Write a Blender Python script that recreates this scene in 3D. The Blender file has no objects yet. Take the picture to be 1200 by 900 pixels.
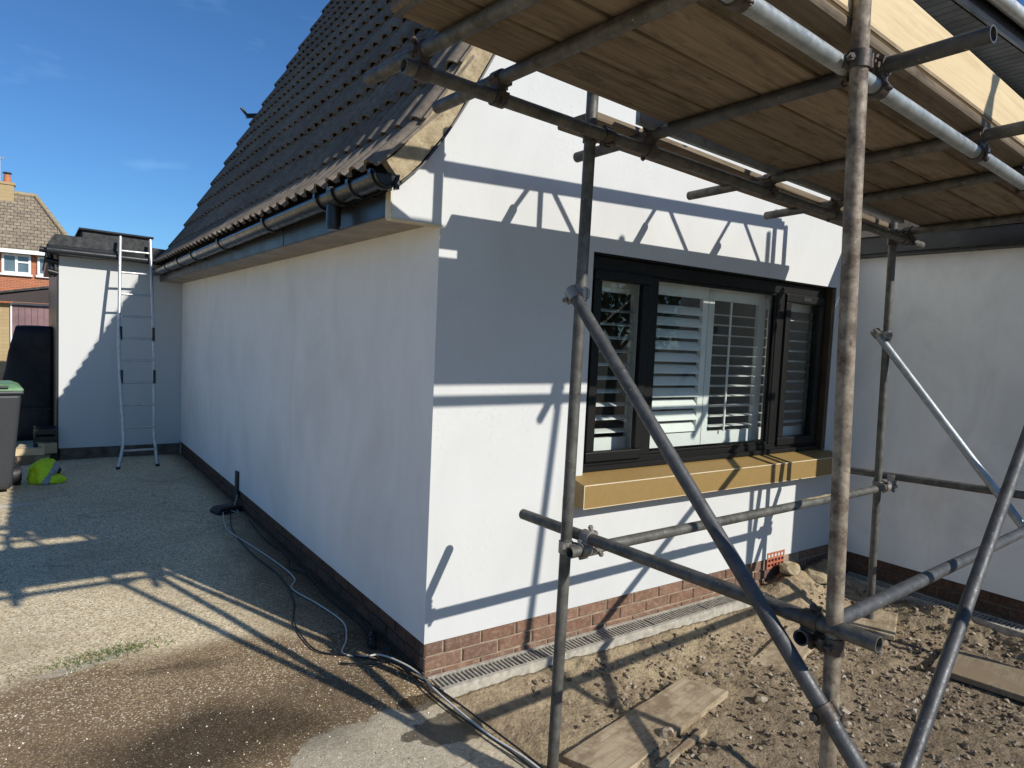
import bpy, bmesh, math, random
from mathutils import Vector, Matrix, noise

random.seed(7)
S = bpy.context.scene
COL = S.collection
R = math.radians

# ------------------------------------------------------------------ camera, sky, sun, exposure
SUN = Vector((0.368, -1.0, 0.648)).normalized()          # towards the sun
cam_d = bpy.data.cameras.new('camera')
cam_o = bpy.data.objects.new('camera', cam_d)
COL.objects.link(cam_o)
S.camera = cam_o
cam_d.sensor_width = 36.0
cam_d.lens = 794.785 / 1200 * 36.0
cam_d.clip_start = 0.05
cam_d.clip_end = 3000
yaw, pit, rol = 0.6158, -0.0648, 0.0453
fw = Vector((math.sin(yaw) * math.cos(pit), math.cos(yaw) * math.cos(pit), math.sin(pit)))
rt = Vector((math.cos(yaw), -math.sin(yaw), 0))
up = rt.cross(fw)
rt2 = rt * math.cos(rol) + up * math.sin(rol)
up2 = -rt * math.sin(rol) + up * math.cos(rol)
m3 = Matrix((rt2, up2, -fw)).transposed()
cam_o.matrix_world = Matrix.Translation((-1.5836, -2.8922, 1.7)) @ m3.to_4x4()
CAM = Vector((-1.5836, -2.8922, 1.7))

world = bpy.data.worlds.new('World')
S.world = world
world.use_nodes = True
wn = world.node_tree
sky = wn.nodes.new('ShaderNodeTexSky')
sky.sky_type = 'NISHITA'
sky.sun_disc = False
sky.sun_elevation = math.asin(SUN.z)
sky.sun_rotation = math.atan2(SUN.x, SUN.y)
sky.air_density = 1.0
sky.dust_density = 0.3
sky.ozone_density = 4.0
bg = wn.nodes['Background']
bg.inputs[1].default_value = 0.100
# thin wisps of cloud over the whole dome
tc = wn.nodes.new('ShaderNodeTexCoord')
mp = wn.nodes.new('ShaderNodeMapping')
mp.inputs['Scale'].default_value = (1.6, 1.6, 5.5)
wn.links.new(tc.outputs['Generated'], mp.inputs['Vector'])
ns = wn.nodes.new('ShaderNodeTexNoise')
ns.inputs['Scale'].default_value = 3.1
ns.inputs['Detail'].default_value = 6
wn.links.new(mp.outputs[0], ns.inputs['Vector'])
cr = wn.nodes.new('ShaderNodeValToRGB')
cr.color_ramp.elements[0].position = 0.64
cr.color_ramp.elements[1].position = 0.95
cr.color_ramp.elements[1].color = (0.5, 0.5, 0.5, 1)
wn.links.new(ns.outputs[0], cr.inputs[0])
mx = wn.nodes.new('ShaderNodeMix')
mx.data_type = 'RGBA'
wn.links.new(cr.outputs[0], mx.inputs[0])
wn.links.new(sky.outputs[0], mx.inputs[6])
mx.inputs[7].default_value = (9, 9.3, 10, 1)
tint = wn.nodes.new('ShaderNodeMix')
tint.data_type = 'RGBA'
tint.blend_type = 'MULTIPLY'
tint.inputs[0].default_value = 1.0
wn.links.new(mx.outputs[2], tint.inputs[6])
tint.inputs[7].default_value = (0.45, 0.72, 0.97, 1)      # deep clear-air blue over the whole sky
wn.links.new(tint.outputs[2], bg.inputs[0])

sun_d = bpy.data.lights.new('sun', 'SUN')
sun_d.energy = 4.5
sun_d.angle = R(0.53)
sun_d.color = (1.0, 0.955, 0.87)
sun_o = bpy.data.objects.new('sun', sun_d)
COL.objects.link(sun_o)
sun_o.rotation_euler = SUN.to_track_quat('Z', 'Y').to_euler()
sun_o.location = (6, -15, 12)

S.render.engine = 'CYCLES'
S.view_settings.view_transform = 'Standard'
S.view_settings.look = 'None'
S.view_settings.gamma = 1
S.view_settings.use_curve_mapping = False
S.view_settings.exposure = 0.24
S.cycles.max_bounces = 5
S.cycles.transparent_max_bounces = 12

# ------------------------------------------------------------------ material helpers
class NT:
    def __init__(s, name):
        s.m = bpy.data.materials.new(name)
        s.m.use_nodes = True
        s.t = s.m.node_tree
        s.b = s.t.nodes['Principled BSDF']
        s.out = s.t.nodes['Material Output']
        s._obj = None
    def n(s, kind, **kw):
        x = s.t.nodes.new(kind)
        for k, v in kw.items():
            setattr(x, k, v)
        return x
    def l(s, a, b):
        s.t.links.new(a, b)
    def pos(s, scale=(1, 1, 1), obj=False, rot=(0, 0, 0)):
        if obj:
            c = s.n('ShaderNodeTexCoord').outputs['Object']
        else:
            c = s.n('ShaderNodeNewGeometry').outputs['Position']
        m = s.n('ShaderNodeMapping')
        m.inputs['Scale'].default_value = scale
        m.inputs['Rotation'].default_value = rot
        s.l(c, m.inputs['Vector'])
        return m.outputs[0]
    def noise(s, vec, scale, detail=4, rough=0.55, dist=0.0):
        x = s.n('ShaderNodeTexNoise')
        x.inputs['Scale'].default_value = scale
        x.inputs['Detail'].default_value = detail
        x.inputs['Roughness'].default_value = rough
        x.inputs['Distortion'].default_value = dist
        s.l(vec, x.inputs['Vector'])
        return x.outputs[0]
    def voro(s, vec, scale, feature='F1', out='Distance'):
        x = s.n('ShaderNodeTexVoronoi', feature=feature)
        x.inputs['Scale'].default_value = scale
        s.l(vec, x.inputs['Vector'])
        return x.outputs[out]
    def ramp(s, fac, stops):
        x = s.n('ShaderNodeValToRGB')
        e = x.color_ramp.elements
        while len(e) < len(stops):
            e.new(0.5)
        for i, (p, c) in enumerate(stops):
            e[i].position = p
            if not hasattr(c, '__len__'):
                c = (c, c, c)
            e[i].color = (c[0], c[1], c[2], 1)
        s.l(fac, x.inputs[0])
        return x.outputs[0]
    def mix(s, fac, a, b, mode='MIX'):
        x = s.n('ShaderNodeMix', data_type='RGBA', blend_type=mode)
        for i, v in ((0, fac), (6, a), (7, b)):
            if hasattr(v, 'is_linked'):
                s.l(v, x.inputs[i])
            elif i == 0:
                x.inputs[0].default_value = v
            else:
                x.inputs[i].default_value = (v[0], v[1], v[2], 1)
        return x.outputs[2]
    def math(s, op, a, b=0.0, c=0.0):
        x = s.n('ShaderNodeMath', operation=op)
        for i, v in enumerate((a, b, c)):
            if hasattr(v, 'is_linked'):
                s.l(v, x.inputs[i])
            else:
                x.inputs[i].default_value = v
        return x.outputs[0]
    def bump(s, h, strength=0.4, dist=0.01, prev=None):
        x = s.n('ShaderNodeBump')
        x.inputs['Strength'].default_value = strength
        x.inputs['Distance'].default_value = dist
        s.l(h, x.inputs['Height'])
        if prev is not None:
            s.l(prev, x.inputs['Normal'])
        s.l(x.outputs[0], s.b.inputs['Normal'])
        return x.outputs[0]
    def col(s, c):
        if hasattr(c, 'is_linked'):
            s.l(c, s.b.inputs['Base Color'])
        else:
            s.b.inputs['Base Color'].default_value = (c[0], c[1], c[2], 1)
    def rough(s, r):
        if hasattr(r, 'is_linked'):
            s.l(r, s.b.inputs['Roughness'])
        else:
            s.b.inputs['Roughness'].default_value = r
    def met(s, v):
        s.b.inputs['Metallic'].default_value = v
    def spec(s, v):
        s.b.inputs['Specular IOR Level'].default_value = v

def plain(name, c, rough=0.6, met=0.0, var=0.25, scale=14.0, bump=0.15, bd=0.002, spec=0.5):
    t = NT(name)
    v = t.pos()
    n1 = t.noise(v, scale, 5)
    lo = tuple(x * (1 - var) for x in c)
    hi = tuple(min(1, x * (1 + var)) for x in c)
    t.col(t.ramp(n1, [(0.3, lo), (0.7, hi)]))
    t.rough(t.ramp(n1, [(0.3, min(1, rough + 0.08)), (0.7, max(0, rough - 0.08))]))
    t.met(met)
    t.spec(spec)
    if bump:
        t.bump(t.noise(v, scale * 6, 4), bump, bd)
    return t.m

M = {}

def render_white(name, base, dirt, amount, streak, cloud=0.0):
    """painted sand-and-cement render: fine stipple, blotches and vertical run marks"""
    t = NT(name)
    v = t.pos()
    blot = t.noise(v, 1.9, 5, 0.6)
    fine = t.noise(v, 42, 5, 0.72)
    vs = t.pos(scale=(3.2, 3.2, 0.55))
    run = t.noise(vs, 1.5, 6, 0.68, 0.35)
    f1 = t.ramp(blot, [(0.40, 0.0), (0.68, 1.0)])
    f2 = t.ramp(fine, [(0.48, 0.0), (0.72, 1.0)])
    f3 = t.ramp(run, [(0.45, 0.0), (0.78, 1.0)])
    a = t.math('MULTIPLY', f1, f2)
    a = t.math('MULTIPLY', a, amount)
    b = t.math('MULTIPLY', f3, streak)
    f = t.math('MAXIMUM', a, b)
    cl_ = t.ramp(t.noise(t.pos(scale=(1.5, 1.5, 0.95)), 1.25, 7, 0.62, 0.8), [(0.40, 0.0), (0.66, 1.0)])
    f = t.math('MAXIMUM', f, t.math('MULTIPLY', cl_, cloud))
    t.col(t.mix(f, base, dirt))
    t.rough(0.85)
    t.spec(0.25)
    h1 = t.bump(t.noise(v, 170, 3, 0.6), 0.28, 0.0022)
    t.bump(t.noise(v, 4, 3), 0.10, 0.008, h1)
    return t.m

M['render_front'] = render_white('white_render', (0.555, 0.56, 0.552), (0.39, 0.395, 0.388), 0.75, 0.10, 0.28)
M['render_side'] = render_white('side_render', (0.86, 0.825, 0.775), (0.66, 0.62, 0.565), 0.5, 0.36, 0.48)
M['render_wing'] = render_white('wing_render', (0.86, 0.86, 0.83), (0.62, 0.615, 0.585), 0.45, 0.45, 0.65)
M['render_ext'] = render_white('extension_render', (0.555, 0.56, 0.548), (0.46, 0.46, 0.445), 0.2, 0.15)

# brick
def brick_mat(name, c1, c2, c3, stain):
    t = NT(name)
    oi = t.n('ShaderNodeObjectInfo')
    v = t.pos()
    base = t.ramp(oi.outputs['Random'], [(0.0, c1), (0.5, c2), (1.0, c3)])
    n1 = t.noise(v, 30, 6, 0.65)
    col = t.mix(t.ramp(n1, [(0.35, 0.0), (0.75, 0.7)]), base, tuple(x * 0.45 for x in c1))
    n2 = t.noise(v, 38, 7, 0.8)
    col = t.mix(t.ramp(n2, [(0.5, 0.0), (0.7, stain * 0.75)]), col, (0.38, 0.30, 0.22))
    t.col(col)
    t.rough(0.9)
    t.spec(0.2)
    t.bump(t.noise(v, 120, 5, 0.7), 0.5, 0.004)
    return t.m
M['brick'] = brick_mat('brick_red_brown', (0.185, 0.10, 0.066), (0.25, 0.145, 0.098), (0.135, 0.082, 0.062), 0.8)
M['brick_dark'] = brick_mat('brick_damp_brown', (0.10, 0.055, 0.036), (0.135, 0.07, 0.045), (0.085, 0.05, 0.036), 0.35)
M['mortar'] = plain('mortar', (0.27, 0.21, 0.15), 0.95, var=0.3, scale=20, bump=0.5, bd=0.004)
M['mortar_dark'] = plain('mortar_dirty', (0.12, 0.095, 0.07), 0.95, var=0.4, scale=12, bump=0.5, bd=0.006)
M['terracotta'] = plain('terracotta', (0.36, 0.12, 0.065), 0.85, var=0.25, scale=40)

# roof tile
t = NT('concrete_roof_tile')
oi = t.n('ShaderNodeObjectInfo')
v = t.pos()
b0 = t.ramp(oi.outputs['Random'], [(0.0, (0.15, 0.122, 0.097)), (0.35, (0.22, 0.18, 0.14)), (0.7, (0.18, 0.15, 0.12)), (1.0, (0.25, 0.21, 0.165))])
n1 = t.noise(v, 22, 6, 0.7)
c1 = t.mix(t.ramp(n1, [(0.4, 0.0), (0.72, 0.75)]), b0, (0.075, 0.062, 0.05))
n2 = t.noise(v, 55, 4, 0.7)
c2 = t.mix(t.ramp(n2, [(0.6, 0.0), (0.74, 0.6)]), c1, (0.40, 0.335, 0.24))
t.col(c2)
t.rough(0.93); t.spec(0.2)
t.bump(t.noise(v, 210, 4, 0.7), 0.6, 0.004)
M['tile'] = t.m
# sandy mortar verge
t = NT('sandy_verge_mortar')
v = t.pos()
c1 = t.ramp(t.noise(v, 16, 6, 0.7), [(0.3, (0.22, 0.17, 0.10)), (0.6, (0.42, 0.34, 0.22)), (0.8, (0.50, 0.43, 0.31))])
c2 = t.mix(t.ramp(t.noise(v, 60, 4, 0.7), [(0.55, 0.0), (0.7, 0.7)]), c1, (0.13, 0.11, 0.075))
t.col(c2); t.rough(0.95); t.spec(0.15)
t.bump(t.noise(v, 90, 5, 0.7), 0.7, 0.008)
M['verge'] = t.m

M['black_upvc'] = plain('black_upvc', (0.012, 0.0125, 0.013), 0.32, var=0.2, scale=6, bump=0.05)
M['frame_black'] = plain('window_frame_black', (0.007, 0.0068, 0.0065), 0.5, var=0.25, scale=40, bump=0.12, bd=0.001, spec=0.22)
M['reveal_brown'] = plain('reveal_brown', (0.055, 0.033, 0.016), 0.6, var=0.3, scale=8)
M['fascia_grey'] = plain('anthracite_fascia', (0.022, 0.023, 0.024), 0.38, var=0.2, scale=5, bump=0.05)
M['gutter'] = plain('dark_gutter', (0.02, 0.021, 0.022), 0.28, var=0.25, scale=9, bump=0.04)
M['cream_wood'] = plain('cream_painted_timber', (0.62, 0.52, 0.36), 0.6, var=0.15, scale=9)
M['soffit'] = plain('soffit_boards', (0.26, 0.215, 0.165), 0.6, var=0.22, scale=5)
M['soffit_dark'] = plain('dark_soffit_boards', (0.035, 0.036, 0.037), 0.5, var=0.2, scale=5)
M['sill'] = plain('tan_sill_paint', (0.25, 0.16, 0.052), 0.55, var=0.07, scale=30, bump=0.08, bd=0.001)
M['shutter'] = plain('white_shutter', (0.80, 0.80, 0.77), 0.38, var=0.03, scale=10, bump=0)
M['white_upvc'] = plain('white_upvc', (0.78, 0.78, 0.77), 0.35, var=0.04, scale=4, bump=0)
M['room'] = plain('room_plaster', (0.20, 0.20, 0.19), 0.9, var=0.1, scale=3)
M['felt'] = plain('mineral_roofing_felt', (0.042, 0.043, 0.045), 0.9, var=0.45, scale=18, bump=0.5, bd=0.004)

# glass pane: thin clear pane that reflects by Fresnel
t = NT('window_glass')
tr = t.n('ShaderNodeBsdfTransparent'); tr.inputs[0].default_value = (0.94, 0.96, 0.95, 1)
gl = t.n('ShaderNodeBsdfGlossy'); gl.inputs['Roughness'].default_value = 0.012
lw = t.n('ShaderNodeLayerWeight'); lw.inputs[0].default_value = 0.5
frf = t.math('MULTIPLY_ADD', t.math('POWER', lw.outputs['Facing'], 4.0), 0.85, 0.045)
ms = t.n('ShaderNodeMixShader')
t.l(frf, ms.inputs[0]); t.l(tr.outputs[0], ms.inputs[1]); t.l(gl.outputs[0], ms.inputs[2])
t.l(ms.outputs[0], t.out.inputs[0])
M['glass'] = t.m

# scaffold steel
def steel(name, c_hi, c_lo, rust, rust_c, met=0.55, rough=0.42):
    t = NT(name)
    v = t.pos()
    n1 = t.noise(v, 16, 6, 0.65)
    c = t.ramp(n1, [(0.36, c_lo), (0.64, c_hi)])
    n2 = t.noise(v, 34, 6, 0.75)
    c = t.mix(t.ramp(n2, [(0.52, 0.0), (0.68, rust)]), c, rust_c)
    n3 = t.noise(v, 75, 3, 0.6)
    c = t.mix(t.ramp(n3, [(0.66, 0.0), (0.74, 0.55)]), c, (0.42, 0.40, 0.36))
    t.col(c)
    t.rough(t.ramp(n2, [(0.35, rough - 0.08), (0.7, rough + 0.25)]))
    t.met(met)
    t.bump(t.noise(v, 120, 4, 0.65), 0.3, 0.002)
    return t.m
M['galv'] = steel('galvanised_steel', (0.36, 0.385, 0.39), (0.25, 0.27, 0.275), 0.25, (0.22, 0.20, 0.18))
M['galv_old'] = steel('weathered_galvanised_steel', (0.135, 0.13, 0.115), (0.06, 0.058, 0.052), 0.55, (0.08, 0.066, 0.05), 0.35, 0.5)
M['galv_blue'] = steel('smooth_grey_steel', (0.085, 0.086, 0.088), (0.045, 0.046, 0.05), 0.3, (0.10, 0.088, 0.075), 0.35, 0.5)
M['steel_rusty'] = steel('rust_stained_steel', (0.30, 0.25, 0.185), (0.085, 0.06, 0.042), 0.9, (0.075, 0.042, 0.025), 0.1, 0.6)
M['coupler'] = steel('coupler_forged_steel', (0.10, 0.085, 0.07), (0.045, 0.038, 0.034), 0.7, (0.12, 0.055, 0.028), 0.45, 0.5)
M['coupler_zinc'] = steel('coupler_zinc', (0.38, 0.36, 0.33), (0.16, 0.15, 0.14), 0.5, (0.14, 0.08, 0.05), 0.6, 0.45)
M['alu'] = steel('aluminium', (0.62, 0.62, 0.61), (0.46, 0.46, 0.45), 0.2, (0.35, 0.34, 0.32), 0.6, 0.38)

# timber: grain runs along local X
def timber(name, light, mid, dark, stain=0.5):
    t = NT(name)
    oi = t.n('ShaderNodeObjectInfo')
    vo = t.n('ShaderNodeTexCoord').outputs['Object']
    add = t.n('ShaderNodeVectorMath', operation='ADD')
    cmb = t.n('ShaderNodeCombineXYZ')
    k = t.math('MULTIPLY', oi.outputs['Random'], 37.0)
    for i in range(3):
        t.l(k, cmb.inputs[i])
    t.l(vo, add.inputs[0]); t.l(cmb.outputs[0], add.inputs[1])
    m1 = t.n('ShaderNodeMapping'); m1.inputs['Scale'].default_value = (1.1, 22, 22)
    t.l(add.outputs[0], m1.inputs['Vector'])
    g = t.noise(m1.outputs[0], 2.2, 6, 0.62, 0.6)
    m2 = t.n('ShaderNodeMapping'); m2.inputs['Scale'].default_value = (3.0, 9, 9)
    t.l(add.outputs[0], m2.inputs['Vector'])
    s_ = t.noise(m2.outputs[0], 1.6, 6, 0.7)
    m3_ = t.n('ShaderNodeMapping'); m3_.inputs['Scale'].default_value = (3.5, 9, 9)
    t.l(add.outputs[0], m3_.inputs['Vector'])
    kn = t.voro(m3_.outputs[0], 1.0)
    c = t.ramp(g, [(0.28, dark), (0.5, mid), (0.72, light)])
    c = t.mix(t.ramp(s_, [(0.52, 0.0), (0.72, stain)]), c, tuple(x * 0.55 for x in dark))
    c = t.mix(t.ramp(kn, [(0.03, 0.85), (0.085, 0.0)]), c, tuple(x * 0.5 for x in dark))
    br = t.ramp(oi.outputs['Random'], [(0.0, 0.68), (1.0, 1.18)])
    c = t.mix(1.0, c, br, 'MULTIPLY')
    t.col(c)
    t.rough(0.85); t.spec(0.2)
    h = t.bump(g, 0.35, 0.004)
    t.bump(s_, 0.2, 0.004, h)
    return t.m
M['board'] = timber('scaffold_board_timber', (0.265, 0.21, 0.15), (0.20, 0.155, 0.108), (0.115, 0.086, 0.06), 0.8)
M['toe_board'] = timber('pale_toe_board_timber', (0.58, 0.465, 0.29), (0.54, 0.425, 0.26), (0.46, 0.35, 0.205), 0.16)
def muddy(m):
    nt_ = m.node_tree; b_ = nt_.nodes['Principled BSDF']
    src = b_.inputs['Base Color'].links[0].from_socket
    g_ = nt_.nodes.new('ShaderNodeNewGeometry'); n_ = nt_.nodes.new('ShaderNodeTexNoise'); n_.inputs['Scale'].default_value = 5.5; n_.inputs['Detail'].default_value = 8; n_.inputs['Roughness'].default_value = 0.68
    nt_.links.new(g_.outputs['Position'], n_.inputs['Vector'])
    r_ = nt_.nodes.new('ShaderNodeValToRGB'); r_.color_ramp.elements[0].position = 0.46; r_.color_ramp.elements[1].position = 0.58
    nt_.links.new(n_.outputs[0], r_.inputs[0])
    x_ = nt_.nodes.new('ShaderNodeMix'); x_.data_type = 'RGBA'
    nt_.links.new(r_.outputs[0], x_.inputs[0]); nt_.links.new(src, x_.inputs[6]); x_.inputs[7].default_value = (0.21, 0.155, 0.098, 1)
    nt_.links.new(x_.outputs[2], b_.inputs['Base Color'])
    return m
M['plank_dirty'] = timber('muddy_plank_timber', (0.40, 0.325, 0.225), (0.345, 0.275, 0.185), (0.24, 0.185, 0.12), 0.85)
muddy(M['plank_dirty'])

# driveway: exposed aggregate concrete with damp and pale patches of their own shape
t = NT('driveway_concrete')
v = t.pos()
def cells(scale):
    col = t.voro(v, scale, 'F1', 'Color'); dist = t.voro(v, scale)
    sp_ = t.n('ShaderNodeSeparateColor'); t.l(col, sp_.inputs[0])
    return sp_, dist
def blob(cx, cy, rx, ry, rot, wob, edge, sc=2.2):
    """irregular patch: warped ellipse, 1 inside and 0 outside"""
    nc = t.n('ShaderNodeTexNoise'); nc.inputs['Scale'].default_value = sc; nc.inputs['Detail'].default_value = 6
    t.l(v, nc.inputs['Vector'])
    sb = t.n('ShaderNodeVectorMath', operation='SUBTRACT'); t.l(nc.outputs['Color'], sb.inputs[0]); sb.inputs[1].default_value = (0.5, 0.5, 0.5)
    wv = t.n('ShaderNodeVectorMath', operation='MULTIPLY_ADD')
    t.l(sb.outputs[0], wv.inputs[0]); wv.inputs[1].default_value = (wob, wob, 0); t.l(v, wv.inputs[2])
    mpp = t.n('ShaderNodeMapping', vector_type='TEXTURE')
    mpp.inputs['Location'].default_value = (cx, cy, 0); mpp.inputs['Rotation'].default_value = (0, 0, rot); mpp.inputs['Scale'].default_value = (rx, ry, 1e3)
    t.l(wv.outputs[0], mpp.inputs['Vector'])
    ln = t.n('ShaderNodeVectorMath', operation='LENGTH'); t.l(mpp.outputs[0], ln.inputs[0])
    return t.ramp(t.math('MULTIPLY', ln.outputs['Value'], 0.5), [((1 - edge) * 0.5, 1.0), (0.5, 0.0)])
s1, d1 = cells(120)
s2, d2 = cells(58)
s3, d3 = cells(105)
# worn cement skin with fine aggregate
c = t.ramp(s1.outputs[0], [(0.0, (0.30, 0.225, 0.13)), (0.25, (0.50, 0.40, 0.25)), (0.7, (0.68, 0.56, 0.36)), (0.9, (0.80, 0.69, 0.48)), (0.97, (0.86, 0.79, 0.62))])
peb = t.math('MULTIPLY', t.ramp(s2.outputs[1], [(0.70, 0.0), (0.74, 0.8)]), t.ramp(d2, [(0.35, 1.0), (0.5, 0.0)]))
c = t.mix(peb, c, t.ramp(s2.outputs[2], [(0.0, (0.22, 0.16, 0.10)), (0.5, (0.50, 0.38, 0.22)), (1.0, (0.84, 0.77, 0.60))]))
c = t.mix(t.ramp(t.noise(v, 1.3, 6, 0.62), [(0.46, 0.0), (0.68, 0.45)]), c, (0.34, 0.265, 0.165))
# exposed aggregate: brown matrix, tan and pale stones
m_ = t.ramp(t.noise(v, 26, 5, 0.7), [(0.3, (0.145, 0.096, 0.052)), (0.7, (0.27, 0.19, 0.108))])
st = t.ramp(s3.outputs[2], [(0.0, (0.15, 0.10, 0.058)), (0.35, (0.32, 0.225, 0.125)), (0.7, (0.46, 0.345, 0.20)), (0.92, (0.60, 0.49, 0.32)), (0.98, (0.82, 0.75, 0.60))])
sf = t.math('MULTIPLY', t.ramp(s3.outputs[0], [(0.24, 0.0), (0.30, 0.9)]), t.ramp(d3, [(0.40, 1.0), (0.52, 0.0)]))
agg = t.mix(sf, m_, st)
agg = t.mix(t.math('MULTIPLY', t.ramp(s1.outputs[1], [(0.82, 0.0), (0.86, 0.8)]), t.ramp(d1, [(0.3, 1.0), (0.45, 0.0)])), agg, (0.62, 0.53, 0.38))
front_ = blob(-1.15, -0.35, 2.2, 1.36, 0.0, 0.55, 0.16, 1.7)
right_ = blob(-0.12, 0.9, 0.55, 2.2, 0.05, 0.4, 0.5, 1.7)
c = t.mix(t.math('MAXIMUM', front_, t.math('MULTIPLY', right_, 0.75)), c, agg)
pale = t.math('MAXIMUM', blob(-0.42, -0.60, 0.62, 0.42, 0.35, 0.5, 0.05, 3.0), t.math('MULTIPLY', blob(-1.36, 0.97, 0.26, 0.045, 0.22, 0.2, 0.25, 3.0), 0.9))
cp = t.ramp(t.noise(v, 34, 7, 0.75), [(0.3, (0.27, 0.225, 0.16)), (0.5, (0.42, 0.37, 0.28)), (0.7, (0.52, 0.47, 0.37))])
cp = t.mix(t.math('MULTIPLY', sf, 0.4), cp, st)
c = t.mix(t.math('MULTIPLY', pale, 0.92), c, cp)
white = blob(-1.95, 4.55, 0.50, 0.10, 0.2, 0.3, 0.5)
c = t.mix(t.math('MULTIPLY', white, 0.8), c, (0.60, 0.57, 0.50))
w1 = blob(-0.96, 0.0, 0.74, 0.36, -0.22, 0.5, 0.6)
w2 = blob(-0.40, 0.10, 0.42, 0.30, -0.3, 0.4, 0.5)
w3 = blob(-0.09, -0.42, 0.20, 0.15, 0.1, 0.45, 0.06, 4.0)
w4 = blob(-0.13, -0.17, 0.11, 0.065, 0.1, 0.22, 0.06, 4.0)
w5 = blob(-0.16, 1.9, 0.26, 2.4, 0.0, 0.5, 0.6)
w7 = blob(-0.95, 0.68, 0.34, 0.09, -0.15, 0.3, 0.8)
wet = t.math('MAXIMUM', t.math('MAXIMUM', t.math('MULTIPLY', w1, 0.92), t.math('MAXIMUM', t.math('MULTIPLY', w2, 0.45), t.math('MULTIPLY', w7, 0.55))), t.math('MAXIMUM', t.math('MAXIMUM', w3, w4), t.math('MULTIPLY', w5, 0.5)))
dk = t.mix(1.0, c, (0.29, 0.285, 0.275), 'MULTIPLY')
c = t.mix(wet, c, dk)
_nc = t.n('ShaderNodeTexNoise'); _nc.inputs['Scale'].default_value = 4.0; _nc.inputs['Detail'].default_value = 6; t.l(v, _nc.inputs['Vector'])
_wv = t.n('ShaderNodeVectorMath', operation='MULTIPLY_ADD'); t.l(_nc.outputs['Color'], _wv.inputs[0]); _wv.inputs[1].default_value = (0.35, 0.35, 0); t.l(v, _wv.inputs[2])
c = t.mix(t.math('MULTIPLY', t.ramp(t.voro(_wv.outputs[0], 0.9, 'DISTANCE_TO_EDGE'), [(0.0, 1.0), (0.005, 0.0)]), 0.5), c, (0.10, 0.075, 0.05))
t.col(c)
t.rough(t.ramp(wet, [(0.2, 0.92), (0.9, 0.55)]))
t.spec(0.25)
h = t.bump(d3, 0.35, 0.004)
t.bump(t.noise(v, 6, 4, 0.55), 0.12, 0.012, h)
M['drive'] = t.m

# dug-over soil
t = NT('dug_soil')
v = t.pos()
n1 = t.noise(v, 3.4, 6, 0.65)
n2 = t.noise(v, 30, 6, 0.7)
c = t.ramp(n2, [(0.25, (0.13, 0.095, 0.06)), (0.5, (0.27, 0.205, 0.135)), (0.75, (0.40, 0.32, 0.215))])
c = t.mix(t.ramp(n1, [(0.4, 0.0), (0.66, 0.75)]), c, t.ramp(n2, [(0.3, (0.33, 0.26, 0.155)), (0.7, (0.48, 0.39, 0.25))]))
c = t.mix(t.ramp(t.noise(v, 6.3, 5, 0.65), [(0.56, 0.0), (0.68, 0.7)]), c, (0.07, 0.05, 0.034))
sepy = t.n('ShaderNodeSeparateXYZ'); t.l(v, sepy.inputs[0])
away = t.math('ADD', t.math('MULTIPLY', sepy.outputs[1], -0.9), t.math('MULTIPLY', t.noise(v, 2.6, 4), 0.8))
c = t.mix(t.ramp(t.math('MULTIPLY', away, 0.5), [(0.45, 0.0), (0.78, 0.6)]), c, t.ramp(n2, [(0.25, (0.085, 0.062, 0.042)), (0.75, (0.25, 0.195, 0.14))]))
t.col(c); t.rough(0.97); t.spec(0.12)
h = t.bump(t.noise(v, 55, 6, 0.75), 0.9, 0.012)
t.bump(t.voro(v, 60), 0.5, 0.008, h)
M['soil'] = t.m
t = NT('rubble_stone')
v = t.pos()
vc = t.voro(v, 38, 'F1', 'Color'); sc_ = t.n('ShaderNodeSeparateColor'); t.l(vc, sc_.inputs[0])
c = t.ramp(sc_.outputs[0], [(0.0, (0.09, 0.066, 0.045)), (0.4, (0.165, 0.125, 0.086)), (0.75, (0.25, 0.20, 0.14)), (1.0, (0.38, 0.335, 0.27))])
t.col(c); t.rough(0.95); t.spec(0.15)
t.bump(t.noise(v, 90, 4), 0.5, 0.004)
M['stone'] = t.m
t = NT('drive_grit')
v = t.pos(); vc = t.voro(v, 90, 'F1', 'Color'); sc_ = t.n('ShaderNodeSeparateColor'); t.l(vc, sc_.inputs[0])
t.col(t.ramp(sc_.outputs[0], [(0.0, (0.10, 0.07, 0.045)), (0.35, (0.30, 0.22, 0.13)), (0.7, (0.55, 0.45, 0.30)), (1.0, (0.80, 0.76, 0.66))])); t.rough(0.85); t.spec(0.3)
M['grit'] = t.m
M['grass'] = plain('short_grass', (0.11, 0.15, 0.03), 0.7, var=0.5, scale=60, bump=0)
M['field'] = plain('rough_grass_ground', (0.09, 0.095, 0.045), 0.95, var=0.4, scale=0.6, bump=0.3, bd=0.02)
M['drain_body'] = plain('drain_channel_concrete', (0.36, 0.33, 0.275), 0.9, var=0.3, scale=25, bump=0.4, bd=0.003)
M['drain_bar'] = plain('drain_grating', (0.30, 0.28, 0.24), 0.6, var=0.4, scale=30, bump=0.2)
M['black_rubber'] = plain('black_rubber', (0.012, 0.012, 0.012), 0.55, var=0.3, scale=30, bump=0.1)
M['grey_cable'] = plain('grey_cable', (0.58, 0.54, 0.46), 0.55, var=0.15, scale=12, bump=0)
M['bin_grey'] = plain('bin_plastic', (0.035, 0.037, 0.04), 0.45, var=0.2, scale=8, bump=0.1)
M['bin_lid'] = plain('bin_lid_green', (0.13, 0.25, 0.12), 0.45, var=0.25, scale=8, bump=0.1)
M['hivis'] = plain('hi_vis_yellow_cloth', (0.55, 0.80, 0.02), 0.7, var=0.1, scale=20, bump=0.3, bd=0.003)
M['hivis_tape'] = plain('reflective_tape', (0.30, 0.31, 0.33), 0.4, var=0.1, scale=20, bump=0.1)
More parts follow.
